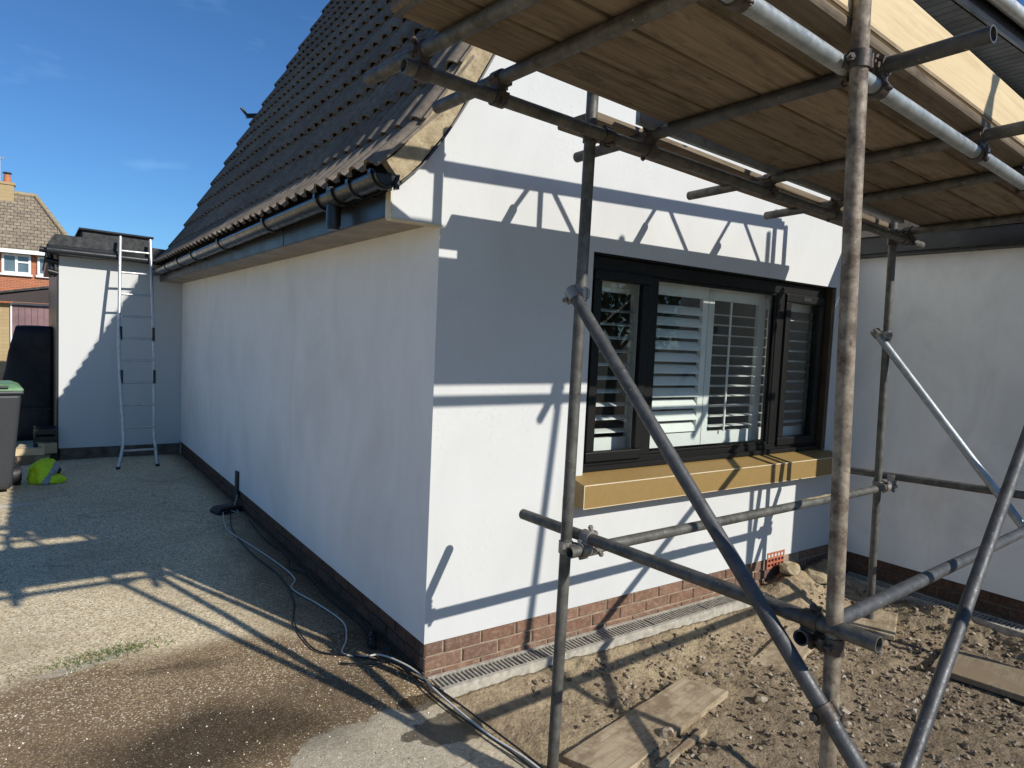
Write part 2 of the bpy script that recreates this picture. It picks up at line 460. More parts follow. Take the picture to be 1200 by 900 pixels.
M['dark_cloth'] = plain('dark_cloth', (0.022, 0.024, 0.03), 0.8, var=0.2, scale=20, bump=0.2)
M['black_sheet'] = plain('black_sheeting', (0.010, 0.010, 0.011), 0.7, var=0.3, scale=3, bump=0.4, bd=0.02)
M['garage_door'] = plain('purple_brown_door', (0.20, 0.115, 0.12), 0.6, var=0.22, scale=4)
M['brown_fascia'] = plain('brown_gloss_fascia', (0.055, 0.040, 0.036), 0.3, var=0.15, scale=4, bump=0)
def far_brick(name, c1, c2, mort, sx=4.4, sz=13.3):
    t = NT(name)
    g = t.n('ShaderNodeNewGeometry')
    sp = t.n('ShaderNodeSeparateXYZ'); t.l(g.outputs['Position'], sp.inputs[0])
    cb = t.n('ShaderNodeCombineXYZ')
    t.l(t.math('ADD', sp.outputs[0], sp.outputs[1]), cb.inputs[0]); t.l(sp.outputs[2], cb.inputs[1])
    b = t.n('ShaderNodeTexBrick'); t.l(cb.outputs[0], b.inputs['Vector'])
    b.inputs['Color1'].default_value = (*c1, 1); b.inputs['Color2'].default_value = (*c2, 1); b.inputs['Mortar'].default_value = (*mort, 1)
    b.inputs['Scale'].default_value = 1.0; b.inputs['Brick Width'].default_value = 0.225; b.inputs['Row Height'].default_value = 0.075
    b.inputs['Mortar Size'].default_value = 0.006; b.inputs['Bias'].default_value = 0.0
    t.col(b.outputs[0]); t.rough(0.9)
    t.bump(b.outputs['Fac'], -0.4, 0.01)
    return t.m
M['far_brick'] = far_brick('far_orange_brick', (0.40, 0.115, 0.045), (0.30, 0.09, 0.042), (0.42, 0.30, 0.20))
M['buff_brick'] = far_brick('buff_brick', (0.42, 0.31, 0.16), (0.36, 0.26, 0.13), (0.30, 0.24, 0.15))
t = NT('far_roof_tiles')
g = t.n('ShaderNodeNewGeometry'); sp = t.n('ShaderNodeSeparateXYZ'); t.l(g.outputs['Position'], sp.inputs[0])
cb = t.n('ShaderNodeCombineXYZ'); t.l(sp.outputs[0], cb.inputs[0]); t.l(sp.outputs[2], cb.inputs[1])
b = t.n('ShaderNodeTexBrick'); t.l(cb.outputs[0], b.inputs['Vector'])
b.inputs['Color1'].default_value = (0.30, 0.24, 0.165, 1); b.inputs['Color2'].default_value = (0.185, 0.145, 0.105, 1); b.inputs['Mortar'].default_value = (0.05, 0.04, 0.03, 1)
b.inputs['Scale'].default_value = 1.0; b.inputs['Brick Width'].default_value = 0.26; b.inputs['Row Height'].default_value = 0.17; b.inputs['Mortar Size'].default_value = 0.014
t.col(t.mix(t.ramp(t.noise(t.pos(), 7, 4, 0.7), [(0.5, 0.0), (0.75, 0.7)]), b.outputs[0], (0.40, 0.34, 0.25)))
t.rough(0.95); t.bump(b.outputs['Fac'], -0.8, 0.03)
M['far_tiles'] = t.m
M['pane_far'] = plain('far_window_glass', (0.10, 0.14, 0.17), 0.08, var=0.2, scale=2, bump=0, spec=0.8)
M['pot'] = plain('chimney_pot_clay', (0.45, 0.17, 0.08), 0.85, var=0.2, scale=12)

# ------------------------------------------------------------------ mesh helpers
class MB:
    def __init__(s):
        s.v = []; s.f = []; s.sm = []
    def add(s, vs, fs, smooth=False):
        o = len(s.v)
        s.v += [tuple(x) for x in vs]
        s.f += [tuple(i + o for i in f) for f in fs]
        s.sm += [smooth] * len(fs)
        return s
    def box(s, x0, x1, y0, y1, z0, z1):
        vs = [(x, y, z) for z in (z0, z1) for y in (y0, y1) for x in (x0, x1)]
        fs = [(0, 2, 3, 1), (4, 5, 7, 6), (0, 1, 5, 4), (2, 6, 7, 3), (0, 4, 6, 2), (1, 3, 7, 5)]
        return s.add(vs, fs)
    def obox(s, c, ax, ay, az, hx, hy, hz):
        c = Vector(c); ax = Vector(ax); ay = Vector(ay); az = Vector(az)
        vs = [c + ax * (i * hx) + ay * (j * hy) + az * (k * hz) for k in (-1, 1) for j in (-1, 1) for i in (-1, 1)]
        fs = [(0, 2, 3, 1), (4, 5, 7, 6), (0, 1, 5, 4), (2, 6, 7, 3), (0, 4, 6, 2), (1, 3, 7, 5)]
        return s.add(vs, fs)
    def tube(s, a, b, r, seg=16, hollow=0.0, r2=None):
        """round bar from a to b; hollow > 0 gives an open pipe with that inner radius"""
        a = Vector(a); b = Vector(b); d = (b - a).normalized()
        h = Vector((0, 0, 1)) if abs(d.z) < 0.9 else Vector((1, 0, 0))
        u = d.cross(h).normalized(); w = d.cross(u)
        r2 = r if r2 is None else r2
        def ring(c, rr):
            return [c + u * (rr * math.cos(2 * math.pi * i / seg)) + w * (rr * math.sin(2 * math.pi * i / seg)) for i in range(seg)]
        o = len(s.v)
        side = [(i, (i + 1) % seg, seg + (i + 1) % seg, seg + i) for i in range(seg)]
        side = [tuple(reversed(f)) for f in side]
        s.add(ring(a, r) + ring(b, r2), side, True)
        if hollow:
            dd = d * 0.12
            for c, sgn, ro in ((a, 1, r), (b, -1, r2)):
                vs = ring(c, ro) + ring(c, hollow) + ring(c + dd * sgn, hollow)
                fs = []
                for i in range(seg):
                    j = (i + 1) % seg
                    f1 = (i, seg + i, seg + j, j); f2 = (seg + i, 2 * seg + i, 2 * seg + j, seg + j)
                    fs += [f1, f2] if sgn > 0 else [f1[::-1], f2[::-1]]
                cap = tuple(range(2 * seg, 3 * seg))
                fs.append(cap if sgn < 0 else cap[::-1])
                s.add(vs, fs)
        else:
            s.add(ring(a, r), [tuple(range(seg))])
            s.add(ring(b, r2), [tuple(reversed(range(seg)))])
        return s
    def path(s, pts, r, seg=8):
        """round cable along points"""
        P = [Vector(p) for p in pts]
        rings = []
        for i, p in enumerate(P):
            d = (P[min(i + 1, len(P) - 1)] - P[max(i - 1, 0)]).normalized()
            h = Vector((0, 0, 1)) if abs(d.z) < 0.95 else Vector((1, 0, 0))
            u = d.cross(h).normalized(); w = d.cross(u)
            rings += [p + u * (r * math.cos(2 * math.pi * k / seg)) + w * (r * math.sin(2 * math.pi * k / seg)) for k in range(seg)]
        fs = []
        for i in range(len(P) - 1):
            for k in range(seg):
                j = (k + 1) % seg
                fs.append((i * seg + k, (i + 1) * seg + k, (i + 1) * seg + j, i * seg + j))
        s.add(rings, fs, True)
        s.add(rings[:seg], [tuple(range(seg))])
        s.add(rings[-seg:], [tuple(reversed(range(seg)))])
        return s
    def prism(s, poly, axis, a, b):
        """2-D polygon extruded along axis; poly in the two other axes in order"""
        n = len(poly)
        def mk(p, t):
            q = list(p); q.insert(axis, t); return tuple(q)
        vs = [mk(p, a) for p in poly] + [mk(p, b) for p in poly]
        fs = [tuple(range(n)), tuple(reversed(range(n, 2 * n)))]
        for i in range(n):
            j = (i + 1) % n
            fs.append((i, n + i, n + j, j))
        return s.add(vs, fs)
    def mesh(s, name, fix=True):
        me = bpy.data.meshes.new(name)
        me.from_pydata(s.v, [], s.f)
        for p, q in zip(me.polygons, s.sm):
            p.use_smooth = q
        if fix:
            bm = bmesh.new(); bm.from_mesh(me)
            bmesh.ops.recalc_face_normals(bm, faces=bm.faces)
            bm.to_mesh(me); bm.free()
        me.update()
        return me

def link(name, me, mat=None, parent=None, loc=None):
    o = bpy.data.objects.new(name, me)
    COL.objects.link(o)
    if mat is not None and me is not None and not me.materials:
        me.materials.append(mat)
    if parent is not None:
        o.parent = parent
        if loc is not None:
            o.location = loc
    elif loc is not None:
        o.location = loc
    return o
def obj(name, mb, mat, parent=None, bevel=0.0, seg=1):
    o = link(name, mb.mesh(name), mat, parent)
    if parent is not None and any(abs(c) > 1e-9 for c in parent_off(parent)):
        off = parent_off(parent)
        o.data.transform(Matrix.Translation(-Vector(off)))
    if bevel:
        m = o.modifiers.new('bevel', 'BEVEL'); m.width = bevel; m.segments = seg; m.limit_method = 'ANGLE'; m.angle_limit = R(40)
    return o
def parent_off(p):
    x = Vector((0, 0, 0))
    while p is not None:
        x += p.location; p = p.parent
    return x
def tag(o, label, cat, group=None):
    o['label'] = label; o['category'] = cat
    if group: o['group'] = group
    return o
def thing(name, label, cat, loc=(0, 0, 0), group=None):
    o = bpy.data.objects.new(name, None)
    o.empty_display_size = 0.2
    COL.objects.link(o); o.location = loc
    return tag(o, label, cat, group)
def struct(o, kind='structure'):
    o['kind'] = kind; return o
def fbm(x, y, s=1.0, oct=4, seed=0.0):
    t_ = 0; a = 1; f = s
    for _ in range(oct):
        t_ += a * noise.noise((x * f + seed, y * f - seed, seed * 1.7)); a *= 0.5; f *= 2.0
    return t_
def catmull(pts, n=8):
    P = [Vector(p) for p in pts]; out = []
    for i in range(len(P) - 1):
        p0 = P[max(i - 1, 0)]; p1 = P[i]; p2 = P[i + 1]; p3 = P[min(i + 2, len(P) - 1)]
        for k in range(n):
            t_ = k / n
            out.append(0.5 * ((2 * p1) + (p2 - p0) * t_ + (2 * p0 - 5 * p1 + 4 * p2 - p3) * t_ ** 2 + (3 * p1 - p0 - 3 * p2 + p3) * t_ ** 3))
    out.append(P[-1]); return out

# ------------------------------------------------------------------ ground
mb = MB(); mb.box(-600, 600, -600, 600, -0.6, -0.34)
struct(obj('ground', mb, M['field']))

def drive_edge(y):
    return 0.035 + 0.05 * fbm(y, 3.1, 3.0, 4, 2.0) if y < -0.16 else 0.02
ys = [-14, -8, -5] + [-3.6 + 0.04 * i for i in range(86)] + [-0.15, -0.1] + [0.1 * i for i in range(1, 71)] + [8, 10, 14, 20, 32]
xs = [-16, -8, -5, -3.5] + [-2.8 + 0.08 * i for i in range(33)]
vs = []; fs = []
nc = len(xs) + 2
for y in ys:
    e = drive_edge(y)
    if y > 0: e = 0.05
    if y > 6.95: e = -0.5
    row = [min(x, e - 0.03) for x in xs] + [e]
    for x in row:
        z = 0.006 * fbm(x, y, 1.3, 3, 5.0) if -3.4 < x and -4 < y < 7 else 0.0
        vs.append((x, y, z))
    vs.append((e + 0.012, y, -0.33))
for i in range(len(ys) - 1):
    for k in range(nc - 1):
        a = i * nc + k
        fs.append((a, a + 1, a + nc + 1, a + nc))
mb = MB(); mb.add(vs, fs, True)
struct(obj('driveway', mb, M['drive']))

def soil_h(x, y):
    z = -0.125 + 0.024 * fbm(x, y, 1.6, 4, 1.0) + 0.013 * fbm(x, y, 7.0, 4, 4.0) * min(1.0, max(0.25, -y))
    d = -y                                                        # bank against the drain
    z += 0.085 * max(0.0, 1 - max(0, d - 0.14) / 0.34) ** 1.5
    g = math.exp(-(((x - 3.05) / 0.34) ** 2 + ((y + 0.13) / 0.20) ** 2))
    z += 0.11 * g * (1 + 0.5 * fbm(x, y, 6, 3, 8))
    dw = 3.58 - x                                                 # spoil bank beside the wing drain
    z += 0.085 * max(0.0, 1 - abs(dw - 0.10) / 0.22) * (1 + 0.8 * fbm(x, y, 5, 3, 3))
    z += 0.05 * math.exp(-((y + 1.0) / 0.16) ** 2) * max(0, fbm(x, y, 2.3, 3, 12)) 
    z -= 0.02 * math.exp(-((x - 0.0) / 0.2) ** 2)
    return z
nx, ny = 230, 260
x0, x1, y0, y1 = 0.0, 3.9, -4.2, 0.02
vs = []; fs = []
for j in range(ny + 1):
    for i in range(nx + 1):
        x = x0 + (x1 - x0) * i / nx; y = y0 + (y1 - y0) * j / ny
        z = soil_h(x, y)
        if y > -0.155 and x < 2.52: z = -0.10
        if x > 3.56 and y < -0.22: z = -0.10
        z += 0.012 * max(0, noise.noise((x * 22, y * 22, 2.0))) + 0.008 * noise.noise((x * 45, y * 45, 7.0))
        vs.append((x, y, z))
for j in range(ny):
    for i in range(nx):
        a = j * (nx + 1) + i
        fs.append((a, a + 1, a + nx + 2, a + nx + 1))
mb = MB(); mb.add(vs, fs, True)
struct(obj('soil', mb, M['soil']))
mb = MB()
mb.add([(0.0, -14, -0.16), (16, -14, -0.16), (16, -4.2, -0.13), (0.0, -4.2, -0.13)], [(0, 1, 2, 3)])
mb.add([(3.9, -4.2, -0.13), (16, -4.2, -0.13), (16, -1.6, -0.13), (3.9, -1.6, -0.13)], [(0, 1, 2, 3)])
struct(obj('soil_verge', mb, M['soil']))

# ------------------------------------------------------------------ bungalow
L = 6.87                                   # length of the side wall
bung = thing('bungalow', 'white rendered bungalow with steep dark tiled roof and brick plinth', 'house')
XW = 3.72                                  # wing wall plane
PROF = [(-0.32, 2.42), (-0.205, 2.525), (-0.09, 2.68), (0.0, 2.825), (0.09, 2.985)]
SL = 1.85
RX = 3.0
RZ = 2.985 + SL * (RX - 0.09)
PROF.append((RX, RZ))
def wall_top(x):
    x = min(x, 2 * RX - x)
    for (a, za), (b, zb) in zip(PROF, PROF[1:]):
        if a <= x <= b: return za + (zb - za) * (x - a) / (b - a)
    return PROF[0][1]
WX0, WX1, WZ0, WZ1 = 0.985, 3.50, 0.93, 2.215
ZB = 0.172
mb = MB()
def quad(a, b, c, d): mb.add([a, b, c, d], [(0, 1, 2, 3)])
XR = 6.0
quad((0, 0, ZB), (WX0, 0, ZB), (WX0, 0, WZ0), (0, 0, WZ0))
quad((WX0, 0, ZB), (WX1, 0, ZB), (WX1, 0, WZ0), (WX0, 0, WZ0))
quad((WX1, 0, ZB), (XR, 0, ZB), (XR, 0, WZ0), (WX1, 0, WZ0))
quad((0, 0, WZ0), (WX0, 0, WZ0), (WX0, 0, WZ1), (0, 0, WZ1))
quad((WX1, 0, WZ0), (XR, 0, WZ0), (XR, 0, WZ1), (WX1, 0, WZ1))
top = [(0, 0, WZ1), (WX0, 0, WZ1), (WX1, 0, WZ1), (XR, 0, WZ1)]
arc = [(x, 0, wall_top(x) - 0.03) for x in (XR, 5.91, RX, 0.09, 0.0)]
mb.add(top + arc, [tuple(range(len(top + arc)))])
quad((0, 0, ZB), (0, 0.035, ZB), (XR, 0.035, ZB), (XR, 0, ZB))         # render stop bead
for (a, b) in (((WX0, WZ0), (WX1, WZ0)), ((WX1, WZ0), (WX1, WZ1)), ((WX0, WZ0), (WX0, WZ1))):
    quad((a[0], 0, a[1]), (b[0], 0, b[1]), (b[0], 0.13, b[1]), (a[0], 0.13, a[1]))
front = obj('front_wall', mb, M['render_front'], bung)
mb = MB()
quad((0, 0.0, ZB), (0, L, ZB), (0, L, 2.52), (0, 0.0, 2.52))
quad((0, 0.0, ZB), (0.03, 0.0, ZB), (0.03, L, ZB), (0, L, ZB))
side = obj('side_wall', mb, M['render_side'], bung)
mb = MB()
quad((0, L + 0.05, -0.1), (XR, L + 0.05, -0.1), (XR, L + 0.05, 2.5), (0, L + 0.05, 2.5))
mb.add([(x, L + 0.05, wall_top(x) - 0.03) for x in (0.0, 0.09, RX, 5.91, XR)] , [(0, 1, 2, 3, 4)])
quad((XR, 0, -0.1), (XR, L, -0.1), (XR, L, 2.6), (XR, 0, 2.6))
obj('rear_wall', mb, M['render_side'], bung)
# room behind the window
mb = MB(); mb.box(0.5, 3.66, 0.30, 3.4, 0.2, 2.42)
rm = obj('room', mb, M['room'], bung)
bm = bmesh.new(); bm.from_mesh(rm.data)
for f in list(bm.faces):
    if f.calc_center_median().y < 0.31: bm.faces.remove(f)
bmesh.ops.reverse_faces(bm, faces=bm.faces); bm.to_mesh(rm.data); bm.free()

# bricks ------------------------------------------------------------
def brick_mesh(name, l, h, d, mat, jit):
    c = 0.005
    q = MB()
    rr = random.Random(jit)
    def j(): return rr.uniform(-0.0022, 0.0022)
    vs = [(0 + j(), d, 0 + j()), (l + j(), d, 0 + j()), (l + j(), d, h + j()), (0 + j(), d, h + j()),
          (c + j(), 0, c + j()), (l - c + j(), 0, c + j()), (l - c + j(), 0, h - c + j()), (c + j(), 0, h - c + j())]
    vs += [(x, 0.006, z) for (x, _, z) in vs[:4]]
    fs = [(4, 5, 6, 7), (8, 9, 5, 4), (9, 10, 6, 5), (10, 11, 7, 6), (11, 8, 4, 7),
          (0, 1, 9, 8), (1, 2, 10, 9), (2, 3, 11, 10), (3, 0, 8, 11)]
    q.add(vs, fs)
    me = q.mesh(name); me.materials.append(mat)
    return me
def brick_run(parent, org, dirv, length, courses, mat, start_half, name='brick', face=0.0, skip=None):
    """bricks laid along dirv; local x along the wall, local y into the wall"""
    full = [brick_mesh('brick', 0.2145, 0.0645, 0.05, mat, 11 + k) for k in range(3)]
    half = [brick_mesh('brick', 0.102, 0.0645, 0.05, mat, 31 + k) for k in range(2)]
    dx = Vector(dirv)
    iny = Vector((0, 0, 1)).cross(dx)
    rotm = Matrix((dx, iny, (0, 0, 1))).transposed()
    for ci, zt in enumerate(courses):
        s_ = 0.0
        hf = (ci + start_half) % 2 == 1
        first = True
        while s_ < length - 0.05:
            use_half = first and hf
            w = 0.1125 if use_half else 0.225
            first = False
            if s_ + w > length + 0.02:
                use_half = True; w = 0.1125
            if not (skip and skip(s_, s_ + w, zt)):
                me = random.choice(half if use_half else full)
                o = bpy.data.objects.new(name, me); COL.objects.link(o); o.parent = parent
                p = Vector(org) + dx * (s_ + 0.005) + iny * (face + random.uniform(-0.002, 0.002))
                o.matrix_local = Matrix.Translation((p.x, p.y, zt - 0.0645)) @ rotm.to_4x4() @ Matrix.Rotation(random.uniform(-0.008, 0.008), 4, 'Y')
            s_ += w
COURSES = [0.166, 0.091, 0.016, -0.059]
brick_run(front, (0.004, 0.0, 0), (1, 0, 0), XW, COURSES[:3], M['brick'], 1, face=0.004, skip=lambda a, b, z: z > 0.1 and a < 3.05 and b > 2.83)
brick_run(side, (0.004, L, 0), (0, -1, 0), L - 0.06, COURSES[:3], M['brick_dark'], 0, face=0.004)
mb = MB(); mb.box(0.018, XW - 0.004, 0.0125, 0.10, -0.14, 0.168)
obj('mortar', mb, M['mortar'], front)
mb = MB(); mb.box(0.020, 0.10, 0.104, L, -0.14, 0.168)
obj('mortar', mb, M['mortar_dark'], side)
# air brick
mb = MB()
x0, z0 = 2.835, 0.094
W_, H_ = 0.215, 0.122
mb.box(x0, x0 + W_, 0.028, 0.07, z0, z0 + H_)
nxh, nzh = 5, 3
for k in range(nxh + 1):
    xx = x0 + (W_ - 0.012) * k / nxh
    mb.box(xx, xx + 0.012, -0.004, 0.028, z0, z0 + H_)
for k in range(nzh + 1):
    zz = z0 + (H_ - 0.014) * k / nzh
    mb.box(x0 + 0.0005, x0 + W_ - 0.0005, -0.0035, 0.027, zz, zz + 0.014)
ab = obj('air_brick', mb, M['terracotta'], front); ab['label'] = 'terracotta air brick grille with square holes'

# roof --------------------------------------------------------------
def prof_at(s_):
    for (a, b) in zip(PROF, PROF[1:]):
        d = math.dist(a, b)
        if s_ <= d or b is PROF[-1]:
            k = s_ / d
            return (a[0] + (b[0] - a[0]) * k, a[1] + (b[1] - a[1]) * k)
        s_ -= d
YV0, YV1 = -0.075, 7.0
mb = MB()
off = 0.035
under = PROF + [(2 * RX - x, z) for x, z in reversed(PROF[:-1])]
n = len(under)
vs = [(x, y, z - off) for y in (YV0 + 0.05, YV1 - 0.03) for x, z in under] + [(x, y, z - off - 0.06) for y in (YV0 + 0.05, YV1 - 0.03) for x, z in under]
fs = []
for i in range(n - 1):
    fs += [(i, i + 1, n + i + 1, n + i), (2 * n + i, 3 * n + i, 3 * n + i + 1, 2 * n + i + 1), (i, 2 * n + i, 2 * n + i + 1, i + 1), (n + i, n + i + 1, 3 * n + i + 1, 3 * n + i)]
mb.add(vs, fs)
roof = obj('roof', mb, M['felt'], bung)
TW, TG, TL = 0.335, 0.335, 0.42
def tile_profile(u):
    """double roman: two broad rolls on a flat pan"""
    h = 0
    for c_ in (0.24, 0.74):
        d = abs(u - c_) / 0.155
        if d < 1: h = max(h, 0.032 * math.cos(d * math.pi / 2) ** 0.8)
    return h
us = [0.0, 0.085, 0.13, 0.18, 0.24, 0.30, 0.35, 0.395, 0.585, 0.63, 0.68, 0.74, 0.80, 0.85, 0.895, 1.0]
def tile_mesh(seed):
    rr = random.Random(seed)
    q = MB()
    th = 0.013
    k = len(us)
    vs = []
    for (y, dz) in ((0.0, 0.0), (TL, 0.0)):
        for u in us:
            vs.append((u * (TW - 0.004), y + (rr.uniform(-0.004, 0.004) if y == 0 else 0), tile_profile(u)))
    for u in us:
        vs.append((u * (TW - 0.004), 0.003, tile_profile(u) - th))
    vs.append((0, TL, -th)); vs.append((TW - 0.004, TL, -th))
    fs = []
    for i in range(k - 1):
        fs.append((i, i + 1, k + i + 1, k + i))
        fs.append((2 * k + i, 2 * k + i + 1, i + 1, i))
    fs.append((0, k, 3 * k, 2 * k)); fs.append((k - 1, 3 * k - 1, 3 * k + 1, 2 * k - 1))
    q.add(vs, fs)
    me = q.mesh('roof_tile', fix=False)
    for p in me.polygons: p.use_smooth = False
    me.materials.append(M['tile'])
    return me
TM = [tile_mesh(k) for k in range(4)]
slope_len = sum(math.dist(a, b) for a, b in zip(PROF, PROF[1:]))
rows = int(slope_len / TG)
cols = int(round((YV1 - YV0) / TW))
TWs = (YV1 - YV0) / cols
NR = 14
rest = MB()
for r_ in range(rows):
    s0 = r_ * TG
    a = Vector((prof_at(s0)[0], 0, prof_at(s0)[1])); b = Vector((prof_at(min(s0 + TL, slope_len - 0.01))[0], 0, prof_at(min(s0 + TL, slope_len - 0.01))[1]))
    for c_ in range(cols):
        tdir = (b - a).normalized()
        nrm = Vector((-tdir.z, 0, tdir.x))
        # lower edge rides on the course below
        tilt = R(5.6) + random.gauss(0, 0.006)
        t2 = (tdir * math.cos(tilt) - nrm * math.sin(tilt)).normalized()
        n2_ = Vector((-t2.z, 0, t2.x))
        xx = Vector((0, -1, 0))
        mat3 = Matrix((xx, t2, n2_)).transposed()
        pos = a + nrm * 0.046 + Vector((0, YV0 + (c_ + 1) * TWs, 0)) + tdir * random.uniform(-0.008, 0.008)
        mw = Matrix.Translation(pos) @ mat3.to_4x4() @ Matrix.Rotation(random.gauss(0, 0.006), 4, 'Z')
        if r_ < NR:
            o = bpy.data.objects.new('roof_tile', random.choice(TM)); COL.objects.link(o); o.parent = roof
            o.matrix_local = mw
        else:
            me = TM[0]
            rest.add([mw @ v_.co for v_ in me.vertices], [tuple(p.vertices) for p in me.polygons])
rt_ = link('upper_roof_tiles', rest.mesh('upper_roof_tiles', fix=False), M['tile'], roof); rt_['kind'] = 'stuff'
# right-hand slope (hidden side) as tiled sheet, ridge
mb = MB()
rp = [(2 * RX - x, z) for x, z in PROF]
mb.add([(x, y, z + 0.03) for y in (YV0, YV1) for x, z in rp], [(i, i + 1, 6 + i + 1, 6 + i) for i in range(5)])
obj('rear_slope', mb, M['tile'], roof)
mb = MB()
yy = YV0
while yy < YV1 - 0.1:
    mb.tube((RX, yy, RZ + 0.0), (RX, yy + 0.44, RZ + 0.0), 0.115, 14); yy += 0.45
obj('ridge_tiles', mb, M['tile'], roof)
# near verge: mortar bedding that follows the bell-cast curve
def verge(name, ya, yb, lo, hi, mat, parent):
    q = MB()
    pts = [prof_at(slope_len * 0 + s_) for s_ in [0.035, 0.09, 0.16, 0.24, 0.32, 0.40, 0.48, 0.56, 0.66, 0.8, 1.2, 2.2, 3.4, 4.6, slope_len - 0.02]]
    n = len(pts); vs = []
    for y in (ya, yb):
        for (dz) in (lo, hi):
            for i, (x, z) in enumerate(pts):
                p0 = pts[max(i - 1, 0)]; p1 = pts[min(i + 1, n - 1)]
                d = Vector((p1[0] - p0[0], p1[1] - p0[1])).normalized()
                k = dz + (0.006 * noise.noise((i * 1.3, y * 9, 0.0)) if mat is M['verge'] else 0)
                vs.append((x - d.y * k, y + (0.006 * noise.noise((i * 2.1, dz * 30, 3.0)) if mat is M['verge'] else 0), z + d.x * k))
    fs = []
    for i in range(n - 1):
        A0, A1, B0, B1 = i, n + i, 2 * n + i, 3 * n + i
        fs += [(A0, A0 + 1, A1 + 1, A1), (B0, B1, B1 + 1, B0 + 1), (A0, B0, B0 + 1, A0 + 1), (A1, A1 + 1, B1 + 1, B1)]
    fs += [(0, n, 3 * n, 2 * n), (n - 1, 3 * n - 1, 4 * n - 1, 2 * n - 1)]
    q.add(vs, fs)
    return obj(name, q, mat, parent)
vg = verge('verge_mortar', -0.062, -0.008, -0.075, 0.028, M['verge'], roof); vg['label'] = 'sandy mortar verge along the gable edge'
verge('undercloak', -0.07, 0.02, -0.088, -0.079, M['fascia_grey'], roof)
verge('far_verge_mortar', 6.93, 7.0, -0.06, 0.028, M['verge'], roof)
# an odd bracket sticking out of the far verge
mb = MB(); mb.obox((0.93, 7.03, 4.62), (1, 0, 0.25), (0, 1, 0), (-0.25, 0, 1), 0.14, 0.03, 0.025)
mb.tube((0.80, 7.03, 4.60), (0.72, 7.03, 4.68), 0.02, 8)
obj('verge_bracket', mb, M['black_upvc'], roof)

# eaves -------------------------------------------------------------
XF = -0.245
mb = MB(); mb.box(XF - 0.018, XF, 0.03, L + 0.1, 2.238, 2.40)
fas = obj('fascia', mb, M['fascia_grey'], bung, 0.003)
mb = MB(); mb.box(XF - 0.021, XF - 0.0185, 1.60, 1.606, 2.24, 2.398); obj('fascia_joint', mb, M['black_upvc'], fas)
sof = link('soffit', None, None, bung); sof.empty_display_size = 0.1
mb = MB(); mb.box(XF, -0.004, 0.03, L, 2.262, 2.272)
obj('soffit_backing', mb, M['black_upvc'], sof)
k = 0; yy = 0.03
while yy < L - 0.05:
    w = 0.288
    mb = MB(); mb.box(XF + 0.001, -0.001, yy, min(yy + w, L), 2.238 + random.uniform(0, 0.0015), 2.256)
    obj('soffit_board', mb, M['soffit'], sof, 0.002)
    yy += w + 0.006; k += 1
# cream timber box end on the gable
mb = MB(); mb.prism([(XF - 0.018, 2.228), (-0.001, 2.228), (-0.001, 2.72), (-0.06, 2.615), (-0.13, 2.51), (-0.20, 2.42), (XF - 0.018, 2.37)], 1, -0.022, 0.028)
be = obj('box_end', mb, M['render_front'], bung, 0.002)
be['label'] = 'white box end closing the eaves, edged in cream'
mb = MB(); mb.box(XF - 0.02, 0.0, -0.026, 0.03, 2.219, 2.2275); obj('box_end_trim', mb, M['cream_wood'], be)
mb = MB(); mb.box(XF - 0.024, XF - 0.0185, -0.025, 0.03, 2.228, 2.345); obj('box_end_trim', mb, M['cream_wood'], be)
# gutter
def gutter(name, x, y0, y1, z0, z1, r, mat, parent):
    q = MB(); n = 14; steps = 12
    vs = []
    for j in range(steps + 1):
        y = y0 + (y1 - y0) * j / steps; z = z0 + (z1 - z0) * j / steps
        for rr in (r, r - 0.004):
            for i in range(n + 1):
                a = math.pi + math.pi * i / n
                vs.append((x + rr * math.cos(a), y, z + rr * math.sin(a)))
    w = 2 * (n + 1); fs = []
    for j in range(steps):
        for i in range(n):
            a = j * w + i
            fs.append((a, a + 1, a + w + 1, a + w))
            b = j * w + n + 1 + i
            fs.append((b, b + w, b + w + 1, b + 1))
        for (i, i2) in ((0, n + 1), (n, 2 * n + 1)):
            a = j * w + i; b = j * w + i2
            fs.append((a, a + w, b + w, b))
    q.add(vs, fs, True)
    return obj(name, q, mat, parent)
GX, GR = -0.335, 0.058
gz = lambda y: 2.395 - 0.006 * y
gut = gutter('gutter', GX, -0.13, 6.72, gz(-0.13), gz(6.72), GR, M['gutter'], bung)
def half_disc(y, th, r, x, z):
    q = MB(); q.prism([(x + r * math.cos(math.pi + math.pi * i / 14), z + r * math.sin(math.pi + math.pi * i / 14)) for i in range(15)], 1, y, y + th); return q
obj('stop_end', half_disc(-0.095, 0.006, GR - 0.002, GX, gz(0)), M['gutter'], gut)
def strap(y, wd, r):
    q = MB(); n = 12
    vs = []
    for yy in (y, y + wd):
        for rr in (r + 0.008, r + 0.0006):
            for i in range(n + 1):
                a = math.pi * 0.96 + math.pi * 1.08 * i / n
                vs.append((GX + rr * math.cos(a), yy, gz(y) + rr * math.sin(a)))
    m_ = n + 1; fs = []
    for i in range(n):
        fs += [(i, i + 1, m_ + i + 1, m_ + i), (2 * m_ + i, 3 * m_ + i, 3 * m_ + i + 1, 2 * m_ + i + 1), (i, 2 * m_ + i, 2 * m_ + i + 1, i + 1), (m_ + i, m_ + i + 1, 3 * m_ + i + 1, 3 * m_ + i)]
    fs += [(0, m_, 3 * m_, 2 * m_), (n, 2 * m_ + n, 3 * m_ + n, m_ + n)]
    q.add(vs, fs)
    q.box(GX + r - 0.004, XF - 0.018, y + 0.002, y + wd - 0.002, gz(y) - 0.055, gz(y) - 0.01)
    q.box(GX - r - 0.010, GX - r + 0.006, y, y + wd, gz(y) - 0.008, gz(y) + 0.012)
    return q
